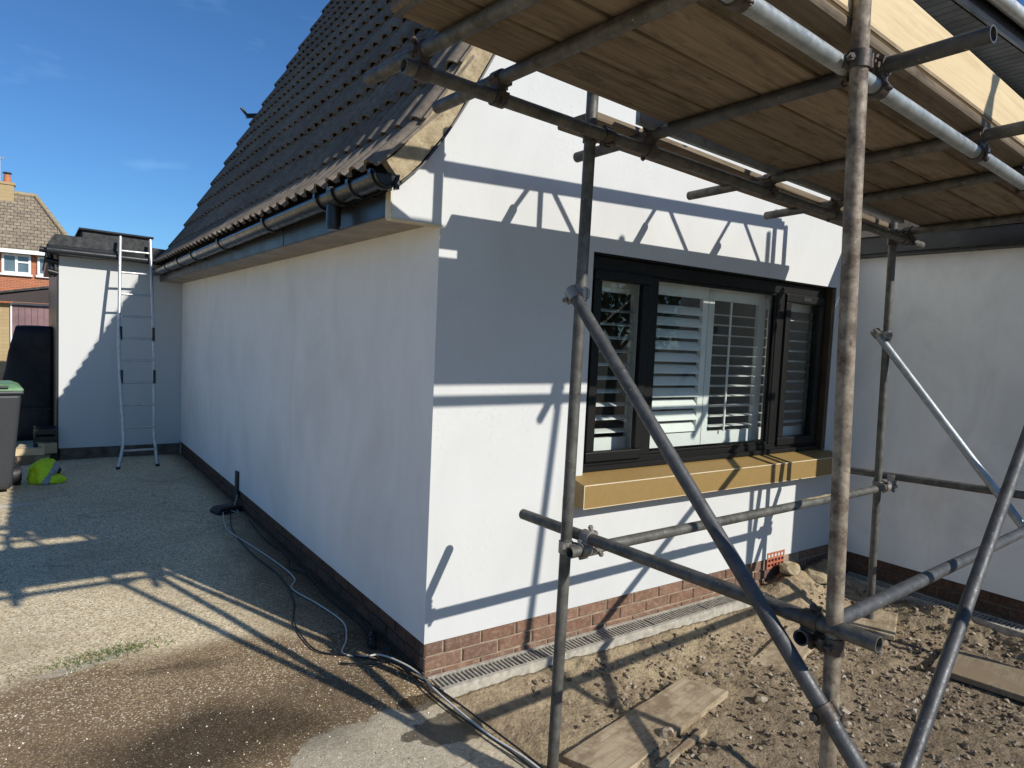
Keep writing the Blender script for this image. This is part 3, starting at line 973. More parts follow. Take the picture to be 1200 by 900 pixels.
for y in (-0.10, 0.16, 1.6, 2.9, 4.04, 4.8, 5.6, 6.4):
    obj('gutter_bracket', strap(y, 0.03, GR), M['black_upvc'], gut)
mb = strap(0.38, 0.05, GR + 0.003)
mb.v += []; q2 = strap(0.60, 0.03, GR + 0.003); mb.add(q2.v, q2.f)
mb.tube((GX, 0.51, gz(0.5) - GR + 0.004), (GX, 0.51, gz(0.5) - 0.155), 0.037, 16, hollow=0.033)
mb.tube((GX, 0.36, gz(0.4) - 0.001), (GX, 0.655, gz(0.6) - 0.001), 0.0, 4) if False else None
o_ = obj('gutter_outlet', mb, M['black_upvc'], gut)

# conduit stub on the side wall
mb = MB(); mb.box(-0.022, -0.001, 3.72, 3.80, 0.10, 0.345)
for k in range(5): mb.box(-0.025, -0.022, 3.735, 3.785, 0.29 - k * 0.02, 0.30 - k * 0.02)
cd = obj('cable_cover', mb, M['fascia_grey'], bung, 0.003); cd['label'] = 'grey cable cover strip at the foot of the side wall'

# window ------------------------------------------------------------
win = link('window', None, None, bung)
YG = 0.075
def frame_rect(q, x0, x1, z0, z1, w, y0, y1):
    q.box(x0, x1, y0, y1, z1 - w, z1); q.box(x0, x1, y0, y1, z0, z0 + w)
    q.box(x0, x0 + w, y0, y1, z0 + w, z1 - w); q.box(x1 - w, x1, y0, y1, z0 + w, z1 - w)
FX0, FX1, FZ0, FZ1 = 0.995, 3.455, 0.955, 2.205
mb = MB()
mb.box(FX0, FX1, 0.055, 0.125, 2.125, FZ1)
mb.box(FX0, FX1, 0.055, 0.125, FZ0, 1.02)
mb.box(FX0, FX0 + 0.045, 0.055, 0.125, 1.02, 2.125)
mb.box(FX1 - 0.05, FX1, 0.055, 0.125, 1.02, 2.125)
mb.box(1.485, 1.575, 0.055, 0.125, 1.02, 2.125)
mb.box(2.83, 2.925, 0.055, 0.125, 1.02, 2.125)
mb.box(FX0, FX1, 0.018, 0.055, FZ0, 0.985)
obj('frame', mb, M['frame_black'], win, 0.004)
mb = MB(); frame_rect(mb, 1.035, 1.492, 1.005, 2.13, 0.062, 0.035, 0.075)
sl = obj('sash', mb, M['frame_black'], win, 0.008, 2)
mb = MB(); frame_rect(mb, 2.918, 3.412, 1.005, 2.13, 0.062, 0.035, 0.075)
sr = obj('sash', mb, M['frame_black'], win, 0.008, 2)
mb = MB(); frame_rect(mb, 1.5755, 2.8295, 1.0205, 2.1245, 0.018, 0.062, 0.0745)
obj('glazing_bead', mb, M['frame_black'], win, 0.004)
for (a, b, c_, d_) in ((1.095, 1.432, 1.065, 2.07), (1.574, 2.831, 1.02, 2.126), (2.978, 3.352, 1.065, 2.07)):
    mb = MB(); mb.box(a - 0.004, b + 0.004, YG + 0.002, YG + 0.008, c_ - 0.004, d_ + 0.004)
    obj('pane', mb, M['glass'], win)
mb = MB(); mb.box(3.12, 3.22, 0.030, 0.0345, 2.085, 2.115); o_ = obj('trickle_vent', mb, M['fascia_grey'], win, 0.002)
mb = MB(); mb.box(1.405, 1.42, 0.135, 0.155, 1.40, 1.52); mb.box(1.40, 1.425, 0.126, 0.136, 1.38, 1.43); obj('window_handle', mb, M['black_upvc'], win, 0.003)
mb = MB()
mb.box(FX0 - 0.010, WX1 - 0.0005, 0.012, 0.13, FZ1 + 0.0005, WZ1 - 0.0005)
obj('head_trim', mb, M['frame_black'], win)
mb = MB(); mb.box(FX1 + 0.0005, WX1 - 0.001, 0.004, 0.125, WZ0 + 0.028, FZ1)
obj('reveal_board', mb, M['reveal_brown'], win)
# sill: tan sloping box
mb = MB()
sy0, sy1 = -0.125, 0.05
poly = [(sy0, 0.785), (0.0, 0.785), (0.0, 0.80), (sy1, 0.80), (sy1, 0.957), (sy0, 0.915)]
mb.prism(poly, 0, 0.895, 3.56)
ws = obj('window_sill', mb, M['sill'], bung, 0.0012)
ws['label'] = 'deep tan painted window sill'
mb = MB(); mb.box(0.8935, 3.5615, -0.1272, -0.1225, 0.9125, 0.9175); obj('sill_edge_highlight', mb, M['cream_wood'], ws)  # cream strips paint in the bright highlight along the sill's bare edges
mb = MB(); mb.box(0.8935, 3.5615, -0.1272, -0.1225, 0.7835, 0.7870); obj('sill_edge_highlight', mb, M['cream_wood'], ws)
mb = MB(); mb.box(0.8932, 0.8972, -0.1270, -0.1228, 0.7872, 0.9123); obj('sill_edge_highlight', mb, M['cream_wood'], ws)

# wing ---------------------------------------------------------------
YE = -1.58
mb = MB()
quad((XW, YE, ZB - 0.03), (XW, 0, ZB - 0.03), (XW, 0, 2.455), (XW, YE, 2.455))
quad((XW, YE, ZB - 0.03), (XW + 0.03, YE, ZB - 0.03), (XW + 0.03, 0, ZB - 0.03), (XW, 0, ZB - 0.03))
mb.add([(XW, YE, ZB - 0.03), (7.6, YE, ZB - 0.03), (7.6, YE, 2.455), (7.02, YE, 3.50), (4.36, YE, 3.50), (XW, YE, 2.455)], [(0, 1, 2, 3, 4, 5)])
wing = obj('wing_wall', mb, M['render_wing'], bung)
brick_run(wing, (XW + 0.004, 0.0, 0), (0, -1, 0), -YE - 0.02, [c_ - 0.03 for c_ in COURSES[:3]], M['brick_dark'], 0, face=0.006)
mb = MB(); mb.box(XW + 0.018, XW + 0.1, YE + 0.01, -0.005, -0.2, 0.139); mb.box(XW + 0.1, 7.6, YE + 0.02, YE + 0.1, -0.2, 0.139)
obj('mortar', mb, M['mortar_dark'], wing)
mb = MB(); mb.box(XW - 0.10, XW - 0.075, YE - 0.06, -0.03, 2.475, 2.62); obj('wing_fascia', mb, M['black_upvc'], bung, 0.003)
mb = MB(); mb.box(XW - 0.074, XW - 0.001, YE - 0.06, -0.03, 2.458, 2.474); obj('wing_soffit', mb, M['soffit_dark'], bung)
mb = MB()
mb.prism([(XW - 0.13, 2.60), (XW - 0.10, 2.64), (4.30, 3.60), (7.1, 3.60), (7.7, 2.64), (7.66, 2.60), (7.05, 3.53), (4.34, 3.53)], 1, YE - 0.06, 2.0)
obj('wing_roof', mb, M['tile'], bung)
# taller bay with soffit and gutter over the wing
mb = MB(); mb.box(3.85, 8.0, 0.004, 4.5, 2.6, 4.42); dor = obj('bay_wall', mb, M['render_front'], bung)
mb = MB(); mb.box(3.75, 8.1, -0.42, 0.0, 4.42, 4.48); obj('bay_soffit_backing', mb, M['soffit_dark'], dor)
xx = 3.76
while xx < 6.6:
    mb = MB(); mb.box(xx, xx + 0.094, -0.40, -0.002, 4.402, 4.419); obj('bay_soffit_board', mb, M['soffit_dark'], dor, 0.003); xx += 0.1
mb = MB(); mb.box(3.74, 8.1, -0.445, -0.42, 4.395, 4.59); obj('bay_fascia', mb, M['black_upvc'], dor)
mb = MB(); mb.prism([(-0.50, 4.60), (4.6, 4.60), (4.6, 6.2), (2.0, 6.2)], 0, 3.74, 8.1); obj('bay_roof', mb, M['tile'], dor)
mb = MB(); mb.tube((3.7, -0.51, 4.55), (8.1, -0.51, 4.55), 0.055, 16); obj('bay_gutter', mb, M['alu'], dor)

# drain channels ------------------------------------------------------
def drain(label, org, ang, length):
    th = thing('drain_channel', label, 'drain', org, 'drain channels at the foot of the walls')
    th.rotation_euler = (0, 0, ang)
    q = MB()
    q.box(0, length, -0.150, -0.128, -0.13, 0.0); q.box(0, length, -0.020, -0.001, -0.13, 0.0); q.box(0, length, -0.1275, -0.0205, -0.13, -0.055)
    link('channel', q.mesh('channel'), M['drain_body'], th)
    s_ = 0.004
    while s_ < length - 0.05:
        e = min(s_ + 0.5, length)
        q = MB()
        x = s_ + 0.008
        while x < e - 0.012:
            q.box(x, x + 0.0125, -0.1255, -0.0225, -0.020, -0.002); x += 0.0245
        q.box(s_ + 0.001, e - 0.002, -0.1275, -0.1215, -0.022, -0.0025); q.box(s_ + 0.001, e - 0.002, -0.0265, -0.0205, -0.022, -0.0025)
        g = link('grating', q.mesh('grating'), M['drain_bar'], th); s_ += 0.5
    return th
drain('slotted drain channel along the brick plinth below the window', (0.02, -0.004, 0.003), 0.0, 2.62)
drain('slotted drain channel along the foot of the shaded wing wall', (XW - 0.006, -0.16, -0.012), -math.pi / 2, 1.55)

# ------------------------------------------------------------------ shutters behind the glass
def shutter(label, x0, x1, z0, z1, y, tilt, pitch, stile=0.05, rod=None, chord=0.076):
    th = thing('plantation_shutter', label, 'shutter', (x0, y, z0), 'shutters behind the window')
    w = x1 - x0; h = z1 - z0
    q = MB(); q.box(0, stile, -0.014, 0.014, 0, h); q.box(w - stile, w, -0.014, 0.014, 0, h)
    link('stile', q.mesh('stile'), M['shutter'], th)
    rb = 0.09
    q = MB(); q.box(stile, w - stile, -0.013, 0.013, 0, rb); q.box(stile, w - stile, -0.013, 0.013, h - rb * 0.9, h)
    link('rail', q.mesh('rail'), M['shutter'], th)
    n = int((h - 1.9 * rb) / pitch)
    q = MB()
    k = 8
    pl = []
    for i in range(k):
        a = 2 * math.pi * i / k
        pl.append((chord / 2 * math.cos(a), 0.0055 * math.sin(a)))
    q.prism([(p * math.cos(tilt) - r_ * math.sin(tilt), p * math.sin(tilt) + r_ * math.cos(tilt)) for p, r_ in pl], 0, stile + 0.002, w - stile - 0.002)
    me = q.mesh('louvre'); me.materials.append(M['shutter'])
    for i in range(n):
        o = bpy.data.objects.new('louvre', me); COL.objects.link(o); o.parent = th
        o.location = (0, 0, rb + pitch * (i + 0.5))
        o.rotation_euler = (random.gauss(0, 0.02), 0, 0)
    if rod is not None:
        q = MB(); q.box(rod - 0.006, rod + 0.006, -chord / 2 - 0.014, -chord / 2 - 0.004, rb, h - rb)
        link('tilt_rod', q.mesh('tilt_rod'), M['shutter'], th)
    return th
shutter('white louvred shutter behind the casement next to the scaffold post', 1.09, 1.565, 1.03, 2.10, 0.20, R(14), 0.083, 0.06, 0.08)
shutter('white shutter with louvres tilted nearly shut, beside the open-louvred one', 1.60, 2.225, 1.03, 2.12, 0.20, R(52), 0.079, 0.055)
shutter('white shutter with flat open louvres and a tilt rod', 2.232, 2.86, 1.03, 2.12, 0.20, R(3), 0.0715, 0.06, 0.2)
shutter('narrow white shutter seen through the casement beside the brown reveal', 3.03, 3.62, 1.03, 2.10, 0.20, R(8), 0.079, 0.10)
shutter('white return shutter folded into the room behind the mullion', 2.89, 3.0, 1.03, 2.10, 0.22, R(5), 0.0715, 0.02)

# ------------------------------------------------------------------ extension with flat roof
ext = thing('flat_roof_extension', 'white flat-roofed extension with black fascia behind the ladder', 'extension', (0, 0, 0))
mb = MB()
mb.box(-1.338, -0.002, L, 12.0, 0.145, 2.45)
ew = obj('wall', mb, M['render_ext'], ext)
mb = MB(); mb.box(-1.325, -0.004, L + 0.015, 11.9, -0.1, 0.1445); obj('plinth', mb, M['mortar_dark'], ext)
mb = MB(); mb.box(-1.36, -1.339, L + 0.02, 12, -0.1, 2.45); obj('corner_trim', mb, M['fascia_grey'], ext)
mb = MB(); mb.box(-1.44, 0.02, L - 0.13, 12.1, 2.451, 2.56); fe = obj('fascia', mb, M['black_upvc'], ext, 0.004)
mb = MB()
mb.prism([(-1.46, 2.565), (-1.38, 2.70), (0.0, 2.63), (0.04, 2.561)], 1, L - 0.10, 12.1)
rf = obj('roof', mb, M['felt'], ext)
mb = MB(); mb.prism([(-1.10, 2.60), (-1.10, 2.79), (-0.37, 2.77), (-0.37, 2.60)], 1, L + 0.02, 8.6); up_ = obj('roof_box', mb, M['felt'], rf)
mb = MB(); mb.prism([(-1.14, 2.792), (-1.14, 2.812), (-0.34, 2.79), (-0.34, 2.77)], 1, L - 0.02, 8.7); obj('roof_box_edge', mb, M['black_upvc'], rf)
xx = -1.3
for wdt in (0.36, 0.42, 0.38):
    mb = MB(); mb.box(xx, xx + 0.006, L - 0.106, L - 0.10, 2.57, 2.63); obj('felt_lap', mb, M['felt'], rf); xx += wdt
# eaves gutter of the extension and hopper at its side
mb = MB(); mb.tube((-1.46, L - 0.17, 2.50), (-0.12, L - 0.17, 2.47), 0.042, 12); obj('gutter', mb, M['gutter'], ext)
mb = MB()
for (za, zb, xa) in ((2.47, 2.56, -1.53), (2.36, 2.43, -1.47), (2.22, 2.31, -1.44)):
    mb.tube((xa, L + 0.02, (za + zb) / 2), (-1.345, L + 0.02, (za + zb) / 2 - 0.02), 0.034, 10)
mb.tube((-1.43, L + 0.05, 2.5), (-1.40, L + 0.05, 2.20), 0.034, 12)
obj('side_pipework', mb, M['black_upvc'], ext)

# ------------------------------------------------------------------ scaffold
scaf = thing('scaffold', 'galvanised steel tube scaffold standing in front of the gable wall', 'scaffold', (0, 0, 0))
RT, RI = 0.02415, 0.0195
def V(*a): return Vector(a)
def along(a, b, ext0=0.0, ext1=0.0):
    a = Vector(a); b = Vector(b); d = (b - a).normalized()
    return a - d * ext0, b + d * ext1
def pole(name, a, b, mat, label=None):
    q = MB(); q.tube(a, b, RT, 24, hollow=RI)
    o = obj(name, q, M[mat], scaf)
    if label: o['label'] = label
    return o
def lerp(a, b, t_): return Vector(a).lerp(Vector(b), t_)
DT = 0.025                                     # the deck dips to the right
zt = lambda x, z: z - DT * (x - 0.25)
A0, A1 = V(0.2275, -0.7596, -0.175), V(0.250, -0.776, 3.12)
C0, C1 = V(3.045, -0.665, -0.070), V(3.010, -0.625, 2.99)
B0 = V(0.3586, -1.891, -0.125); B1 = V(0.3035, -1.795, 3.72)
D0, D1 = V(3.24, -1.70, -0.12), V(3.20, -1.67, 3.6)
N0, N1 = V(1.50, -2.9, -0.15), V(1.88, -2.9, 3.55)
pole('standard', A0, A1, 'galv_old', 'weathered upright tube beside the window')
pole('standard', B0, B1, 'steel_rusty', 'thick-looking rust-stained upright tube')
pole('standard', C0, C1, 'galv_old', 'upright tube standing on a sole board by the wing')
pole('standard', D0, D1, 'galv_old')
pole('standard', N0, N1, 'galv_old')
def at_z(a, b, z):
    t_ = (z - a.z) / (b.z - a.z); return a.lerp(b, t_)
# upper ledgers
def offA(p, d): return p + Vector(d)
Lz = 2.53
l1a = V(0.254, -0.826, Lz); l1b = V(3.04, -0.705, zt(3.04, Lz))
d1 = (l1b - l1a).normalized()
LED1 = (l1a - d1 * 0.88, l1a + d1 * 3.02)
pole('ledger', LED1[0], LED1[1], 'galv_old')
l2a = V(0.388, -1.771, Lz); l2b = V(1.93, -1.687, 2.487)
d2 = (l2b - l2a).normalized()
LED2 = (l2a - d2 * 0.95, l2a + d2 * 3.1)
pole('ledger', LED2[0], LED2[1], 'galv', 'bright galvanised outer ledger under the deck')
# transoms carrying the boards
TR = [((-0.596, -0.518), (-0.440, -2.05)), ((-0.274, -0.441), (-0.19, -2.05)), ((0.545, -0.337), (0.543, -2.07)), ((1.467, -0.243), (1.39, -1.99)),
      ((2.16, -0.268), (1.985, -1.95)), ((3.09, -0.52), (2.96, -2.02))]
for i, (f_, n_) in enumerate(TR):
    pole('transom', (f_[0], f_[1], zt(f_[0], 2.5935)), (n_[0], n_[1], zt(n_[0], 2.5935)), 'galv_blue' if i == 2 else 'galv_old')
# low ledgers and transoms
pole('ledger', V(0.195, -0.835, 0.848), V(3.13, -0.715, 0.845), 'galv_old', 'inner low ledger with a daub of sand-coloured mortar')
pole('transom', V(0.272, -0.405, 0.897), V(0.348, -1.995, 0.897), 'galv_old', 'low cross tube with paint-daubed open end')
pole('ledger', V(0.30, -1.79, 0.846), V(3.42, -1.575, 0.846), 'galv_blue', 'smooth outer low ledger')
pole('transom', V(3.055, -0.33, 0.898), V(3.19, -1.95, 0.945), 'galv_old')
# braces
def toward_cam(p, d):
    p = Vector(p); return p + (CAM - p).normalized() * d
b1a = toward_cam((0.218, -0.752, 1.897), 0.062); b1b = toward_cam((0.343, -1.862, 0.634), 0.062)
a_, b_ = along(b1a, b1b, 0.02, 0.34); pole('brace', a_, b_, 'galv_blue', 'long diagonal brace across the window')
b2a = V(3.0, -0.585, 1.852); b2b = V(3.12, -1.434, 0.773)
a_, b_ = along(b2a, b2b, 0.03, 0.55); pole('brace', a_, b_, 'galv')
a_, b_ = along(V(0.223, -1.99, -0.1), V(2.928, -1.634, 2.0), 0.0, 0.35); pole('brace', a_, b_, 'galv_blue', 'smooth diagonal brace rising away from the rusty upright')
pole('guard_rail', V(0.1, -1.86, 3.40), V(3.3, -1.72, 3.34), 'galv_old')
pole('guard_rail', V(1.82, -1.70, 3.41), V(1.83, -2.97, 3.41), 'galv_old')

# couplers
def coupler(p1, dir1, p2, dir2, zinc=False, sp=1):
    """right-angle or swivel coupler: a band round each tube, a saddle between them, two bolts"""
    p1 = Vector(p1); p2 = Vector(p2); dir1 = Vector(dir1).normalized(); dir2 = Vector(dir2).normalized()
    q = MB()
    for p, d in ((p1, dir1), (p2, dir2)):
        q.tube(p - d * 0.024, p + d * 0.024, RT + 0.0065, 18)
        aw = (p2 - p1) if p is p1 else (p1 - p2)
        sd = d.cross(aw)
        if sd.length > 1e-4:
            st2 = p - sd.normalized() * sp * (RT + 0.008)
            q.tube(st2 - d * 0.02, st2 + d * 0.02, 0.008, 8)
    mid = (p1 + p2) / 2
    ax = (p2 - p1)
    if ax.length < 0.01: ax = dir1.cross(dir2)
    ax = ax.normalized(); u = dir1 - ax * dir1.dot(ax)
    u = u.normalized() if u.length > 1e-3 else ax.orthogonal().normalized()
    w = ax.cross(u)
    q.obox(mid, ax, u, w, 0.022, 0.021, 0.021)
    c = obj('coupler', q, M['coupler_zinc' if zinc else 'coupler'], scaf, 0.003)
    for p, d, other in ((p1, dir1, p2), (p2, dir2, p1)):
        bq = MB()
        aw = (other - p).normalized(); sd = d.cross(aw).normalized() * sp
        st = p + sd * (RT + 0.010)
        q_ = st + aw * 0.018
        bq.tube(st - aw * 0.035, st + aw * 0.028, 0.0055, 8)
        bq.tube(st - aw * 0.030, st - aw * 0.018, 0.011, 6)
        bq.obox(st + aw * 0.006, aw, d, sd, 0.008, 0.018, 0.010)
        obj('bolt', bq, M['coupler_zinc' if zinc else 'coupler'], c)
    return c
zdir = V(0, 0, 1)
def on(line, x):
    a, b = line; t_ = (x - a.x) / (b.x - a.x); return a.lerp(b, t_)
for (f_, n_), nm in zip(TR, range(9)):
    f3 = V(f_[0], f_[1], zt(f_[0], 2.5935)); n3 = V(n_[0], n_[1], zt(n_[0], 2.5935)); dd = (n3 - f3)
    for line in (LED1, LED2):
        # crossing point in plan
        best = None
        for k in range(201):
            p = f3.lerp(n3, k / 200); lx = on(line, p.x); e = abs(lx.y - p.y)
            if best is None or e < best[0]: best = (e, p, lx)
        if best[0] < 0.03:
            coupler(best[2], line[1] - line[0], best[1], dd, sp=1 if nm % 2 else -1)
coupler(at_z(A0, A1, 2.53), zdir, on(LED1, 0.29), d1, sp=-1)
coupler(at_z(B0, B1, 2.53), zdir, on(LED2, 0.36), d2)
coupler(at_z(C0, C1, 2.455), zdir, on(LED1, 3.0), d1)
coupler(at_z(A0, A1, 0.848), zdir, V(0.275, -0.832, 0.848), (1, 0.04, 0), zinc=True)
coupler(V(0.33, -0.829, 0.848), (1, 0.04, 0), V(0.296, -0.83, 0.897), (0.05, -1, 0), zinc=True)
coupler(at_z(C0, C1, 0.845), zdir, V(3.0, -0.72, 0.845), (1, 0.04, 0), zinc=True)
coupler(V(3.06, -0.717, 0.845), (1, 0.04, 0), V(3.088, -0.72, 0.90), (0.08, -1, 0), zinc=True)
coupler(at_z(B0, B1, 0.846), zdir, V(0.37, -1.785, 0.846), (1, 0.07, 0))
coupler(V(0.42, -1.782, 0.846), (1, 0.07, 0), V(0.338, -1.80, 0.897), (0.05, -1, 0))
coupler(at_z(A0, A1, 1.90), zdir, b1a, b1b - b1a, zinc=True, sp=-1)
coupler(at_z(B0, B1, 0.634), zdir, b1b, b1b - b1a, sp=-1)
coupler(at_z(C0, C1, 1.846), zdir, b2a, b2b - b2a, zinc=True)
# daub of mortar on the low ledger
mb = MB()
rr = random.Random(5); vs = []; nn = 16
for i in range(nn + 1):
    x = 1.95 + 0.42 * i / nn; yb_ = -0.835 + (x - 0.195) * 0.0409
    wd = 0.9 * math.sin(math.pi * i / nn) ** 0.6 + 0.05
    for k in range(7):
        a = math.pi / 2 + (k / 6 - 0.5) * 1.9 * wd + 0.35
        rr_ = RT + 0.0015 + 0.004 * rr.random() * wd
        vs.append((x, yb_ - rr_ * math.cos(a) * 1.0, 0.8465 + rr_ * math.sin(a)))
mb.add(vs, [(i * 7 + k, i * 7 + k + 1, i * 7 + 8 + k, i * 7 + 7 + k) for i in range(nn) for k in range(6)], True)
obj('mortar_daub', mb, M['verge'], scaf)

# lattice beam clamped to the inner uprights, above the deck
lat = link('lattice_beam', None, None, scaf)
lat['label'] = 'lattice guard beam above the deck'
ly = lambda x: -0.865 + 0.041 * (x - 0.25)
ztop, zbot = 3.045, 2.69
zz = lambda x, z: z + 0.012 * (x - 0.25)
mb = MB(); mb.tube((-0.55, ly(-0.55), zz(-0.55, ztop)), (3.03, ly(3.03), zz(3.03, ztop)), 0.0262, 16, hollow=0.02)
obj('chord', mb, M['galv_old'], lat)
mb = MB(); mb.obox((1.64, ly(1.64) + 0.0, 2.645 - DT * 1.4), (1, 0.041, -DT), (0, 1, 0), (0, 0, 1), 1.22, 0.011, 0.042)
obj('chord', mb, M['galv'], lat)
mb = MB(); mb.obox((1.6, ly(1.6) - 0.002, zz(1.6, ztop) + 0.03), (1, 0.041, 0.012), (0, 1, 0), (0, 0, 1), 1.4, 0.012, 0.012); obj('chord_strip', mb, M['galv_old'], lat)
for (xt, xb) in ((0.835, 0.565), (0.97, 1.23), (1.765, 1.505), (1.86, 2.12), (2.46, 2.20), (2.58, 2.84)):
    if True:
        mb = MB(); mb.tube((xt, ly(xt), zz(xt, ztop)), (xb, ly(xb), zz(xb, zbot)), 0.0135, 12)
        obj('lacing', mb, M['galv_old'], lat)
for xa in (0.90, 2.93):
    mb = MB(); mb.tube((xa, ly(xa), zz(xa, zbot)), (xa, ly(xa), zz(xa, ztop) + (0.0 if xa < 1 else 0.09)), 0.017 if xa < 1 else 0.024, 12)
    obj('lattice_post', mb, M['galv_old'], lat)
coupler(at_z(A0, A1, 3.045), zdir, V(0.25, -0.865, 3.045), (1, 0.04, 0.01))
# stays at the left end of the beam
mb = MB(); mb.tube((0.19, -0.85, 2.72), (-0.30, -0.885, 3.02), 0.02, 12); obj('stay', mb, M['galv_old'], lat)

# boards ---------------------------------------------------------------
DS = 0.055                                  # plan slope of the deck
dang = math.atan(DS)
def board(name, label, group, x, y, z, length, width, th, mat, edge=False, cat='board', bend=0.004, seed=0, dip=True, ang=None):
    q = MB(); rr = random.Random(seed)
    n = 16; vs = []
    hw, hh = (width / 2, th / 2) if not edge else (th / 2, width / 2)
    for i in range(n + 1):
        xx = length * i / n
        for (sy, sz) in ((-1, -1), (1, -1), (1, 1), (-1, 1)):
            vs.append((xx, sy * hw + bend * noise.noise((xx * 0.9, seed * 3.3, sy * 2.0)), sz * hh + bend * 0.6 * noise.noise((xx * 1.1, seed, 9.0))))
    fs = []
    for i in range(n):
        for k in range(4):
            k2 = (k + 1) % 4
            fs.append((i * 4 + k, i * 4 + k2, i * 4 + 4 + k2, i * 4 + 4 + k))
    fs += [(0, 1, 2, 3), (n * 4 + 3, n * 4 + 2, n * 4 + 1, n * 4)]
    q.add(vs, fs)
    o = link(name, q.mesh(name), M[mat])
    o.location = (x, y, z)
    o.rotation_euler = (0, math.atan(DT) if dip else 0, dang if ang is None else ang)
    m = o.modifiers.new('bevel', 'BEVEL'); m.width = 0.011; m.segments = 2; m.limit_method = 'ANGLE'; m.angle_limit = R(50)
    tag(o, label, cat, group)
    return o
names = ['scaffold deck board next to the gable wall side gap', 'scaffold deck board second from the wall side gap', 'scaffold deck board third from the wall side gap', 'outermost scaffold deck board beside the toe board']
xl = [-0.72, -0.66, -0.70, -0.75]
for i in range(4):
    yc = -0.962 - 0.1115 - i * 0.2245
    board('scaffold_board', names[i], 'deck boards of the scaffold', xl[i], yc + DS * (xl[i] + 0.7), zt(xl[i], 2.6385), 3.9, 0.2135, 0.037, 'board', seed=i + 1)
# steel end hoops on the boards
for o in [o for o in COL.objects if o.name.startswith('scaffold_board')]:
    for xe in (0.012, 3.86):
        q = MB(); q.box(xe, xe + 0.024, -0.1095, 0.1095, -0.0202, -0.0187)
        q.box(xe, xe + 0.024, -0.1105, -0.1088, -0.0187, 0.0187); q.box(xe, xe + 0.024, 0.1088, 0.1105, -0.0187, 0.0187)
        q.box(xe, xe + 0.024, -0.1095, 0.1095, 0.0187, 0.0202)
        link('end_band', q.mesh('end_band'), M['galv_old'], o)
q = MB(); q.box(0, 3.84, -0.445, 0.445, 0, 0.012)  # unseen sheet added on top so the gaps between boards stay dark
dsh = link('deck_gap_blocker', q.mesh('deck_gap_blocker'), M['plank_dirty']); dsh.location = (-0.66, -1.41 + 0.002, zt(-0.66, 2.6605)); dsh.rotation_euler = (0, math.atan(DT), dang)
tag(dsh, 'unseen thin board added over the deck to block light through the gaps', 'light blocker')
board('toe_board', 'pale timber toe board on edge along the outer side of the deck', None, -0.74, -1.838, zt(-0.74, 2.752), 3.9, 0.19, 0.036, 'toe_board', edge=True, seed=21)
board('scaffold_board', 'single board on the transom ends close to the gable wall', 'deck boards of the scaffold', 0.262, -0.650, zt(0.262, 2.6265), 2.75, 0.225, 0.037, 'board', seed=9)
# band strap round the toe board
# planks on the ground
def ground_plank(label, pts, z, th, seed, tilt=0.0):
    """irregular plank from four plan corners"""
    q = MB(); P = [Vector((p[0], p[1], 0)) for p in pts]
    n = 14; vs = []
    for i in range(n + 1):
        t_ = i / n
        a = P[0].lerp(P[1], t_); b = P[3].lerp(P[2], t_)
        e = 0.006 * noise.noise((t_ * 6, seed, 1.0))
        zc = z + tilt * (t_ - 0.5)
        for (p, zz_) in ((a, zc - th), (b, zc - th), (b, zc), (a, zc)):
            vs.append((p.x, p.y + e, zz_ + 0.002 * noise.noise((t_ * 5, seed, 4.0))))
    fs = []
    for i in range(n):
        for k in range(4):
            k2 = (k + 1) % 4
            fs.append((i * 4 + k, i * 4 + k2, i * 4 + 4 + k2, i * 4 + 4 + k))
    fs += [(0, 1, 2, 3), (n * 4 + 3, n * 4 + 2, n * 4 + 1, n * 4)]
    q.add(vs, fs)
    c = (P[0] + P[2]) / 2
    ang = math.atan2((P[1] - P[0]).y, (P[1] - P[0]).x)
    me = q.mesh('plank'); me.transform(Matrix.Rotation(-ang, 4, 'Z') @ Matrix.Translation(-Vector((c.x, c.y, z))))
    o = link('plank', me, M['plank_dirty']); o.location = (c.x, c.y, z); o.rotation_euler = (0, 0, ang)
    m = o.modifiers.new('bevel', 'BEVEL'); m.width = 0.004; m.segments = 2; m.limit_method = 'ANGLE'
    return tag(o, label, 'plank', 'planks lying on the soil')
ground_plank('muddy plank lying in the soil beside the weathered scaffold upright', [(0.30, -0.735), (1.30, -0.545), (1.40, -0.77), (0.40, -0.975)], -0.092, 0.035, 1, 0.012)
ground_plank('thin broken lath beside the muddy plank', [(0.60, -1.00), (1.02, -0.905), (1.03, -0.935), (0.62, -1.035)], -0.096, 0.025, 2)
ground_plank('short pale plank half buried between the rusty upright and the drain', [(1.80, -0.60), (2.52, -0.42), (2.60, -0.62), (2.02, -0.76)], -0.098, 0.03, 3, 0.02)
ground_plank('sole board under the upright beside the wing', [(2.74, -0.60), (3.16, -0.42), (3.32, -0.72), (2.90, -0.90)], -0.070, 0.035, 4)
ground_plank('pale plank lying on the soil beside the wing drain', [(2.70, -1.20), (3.10, -1.12), (3.20, -1.75), (2.80, -1.80)], -0.088, 0.035, 5)

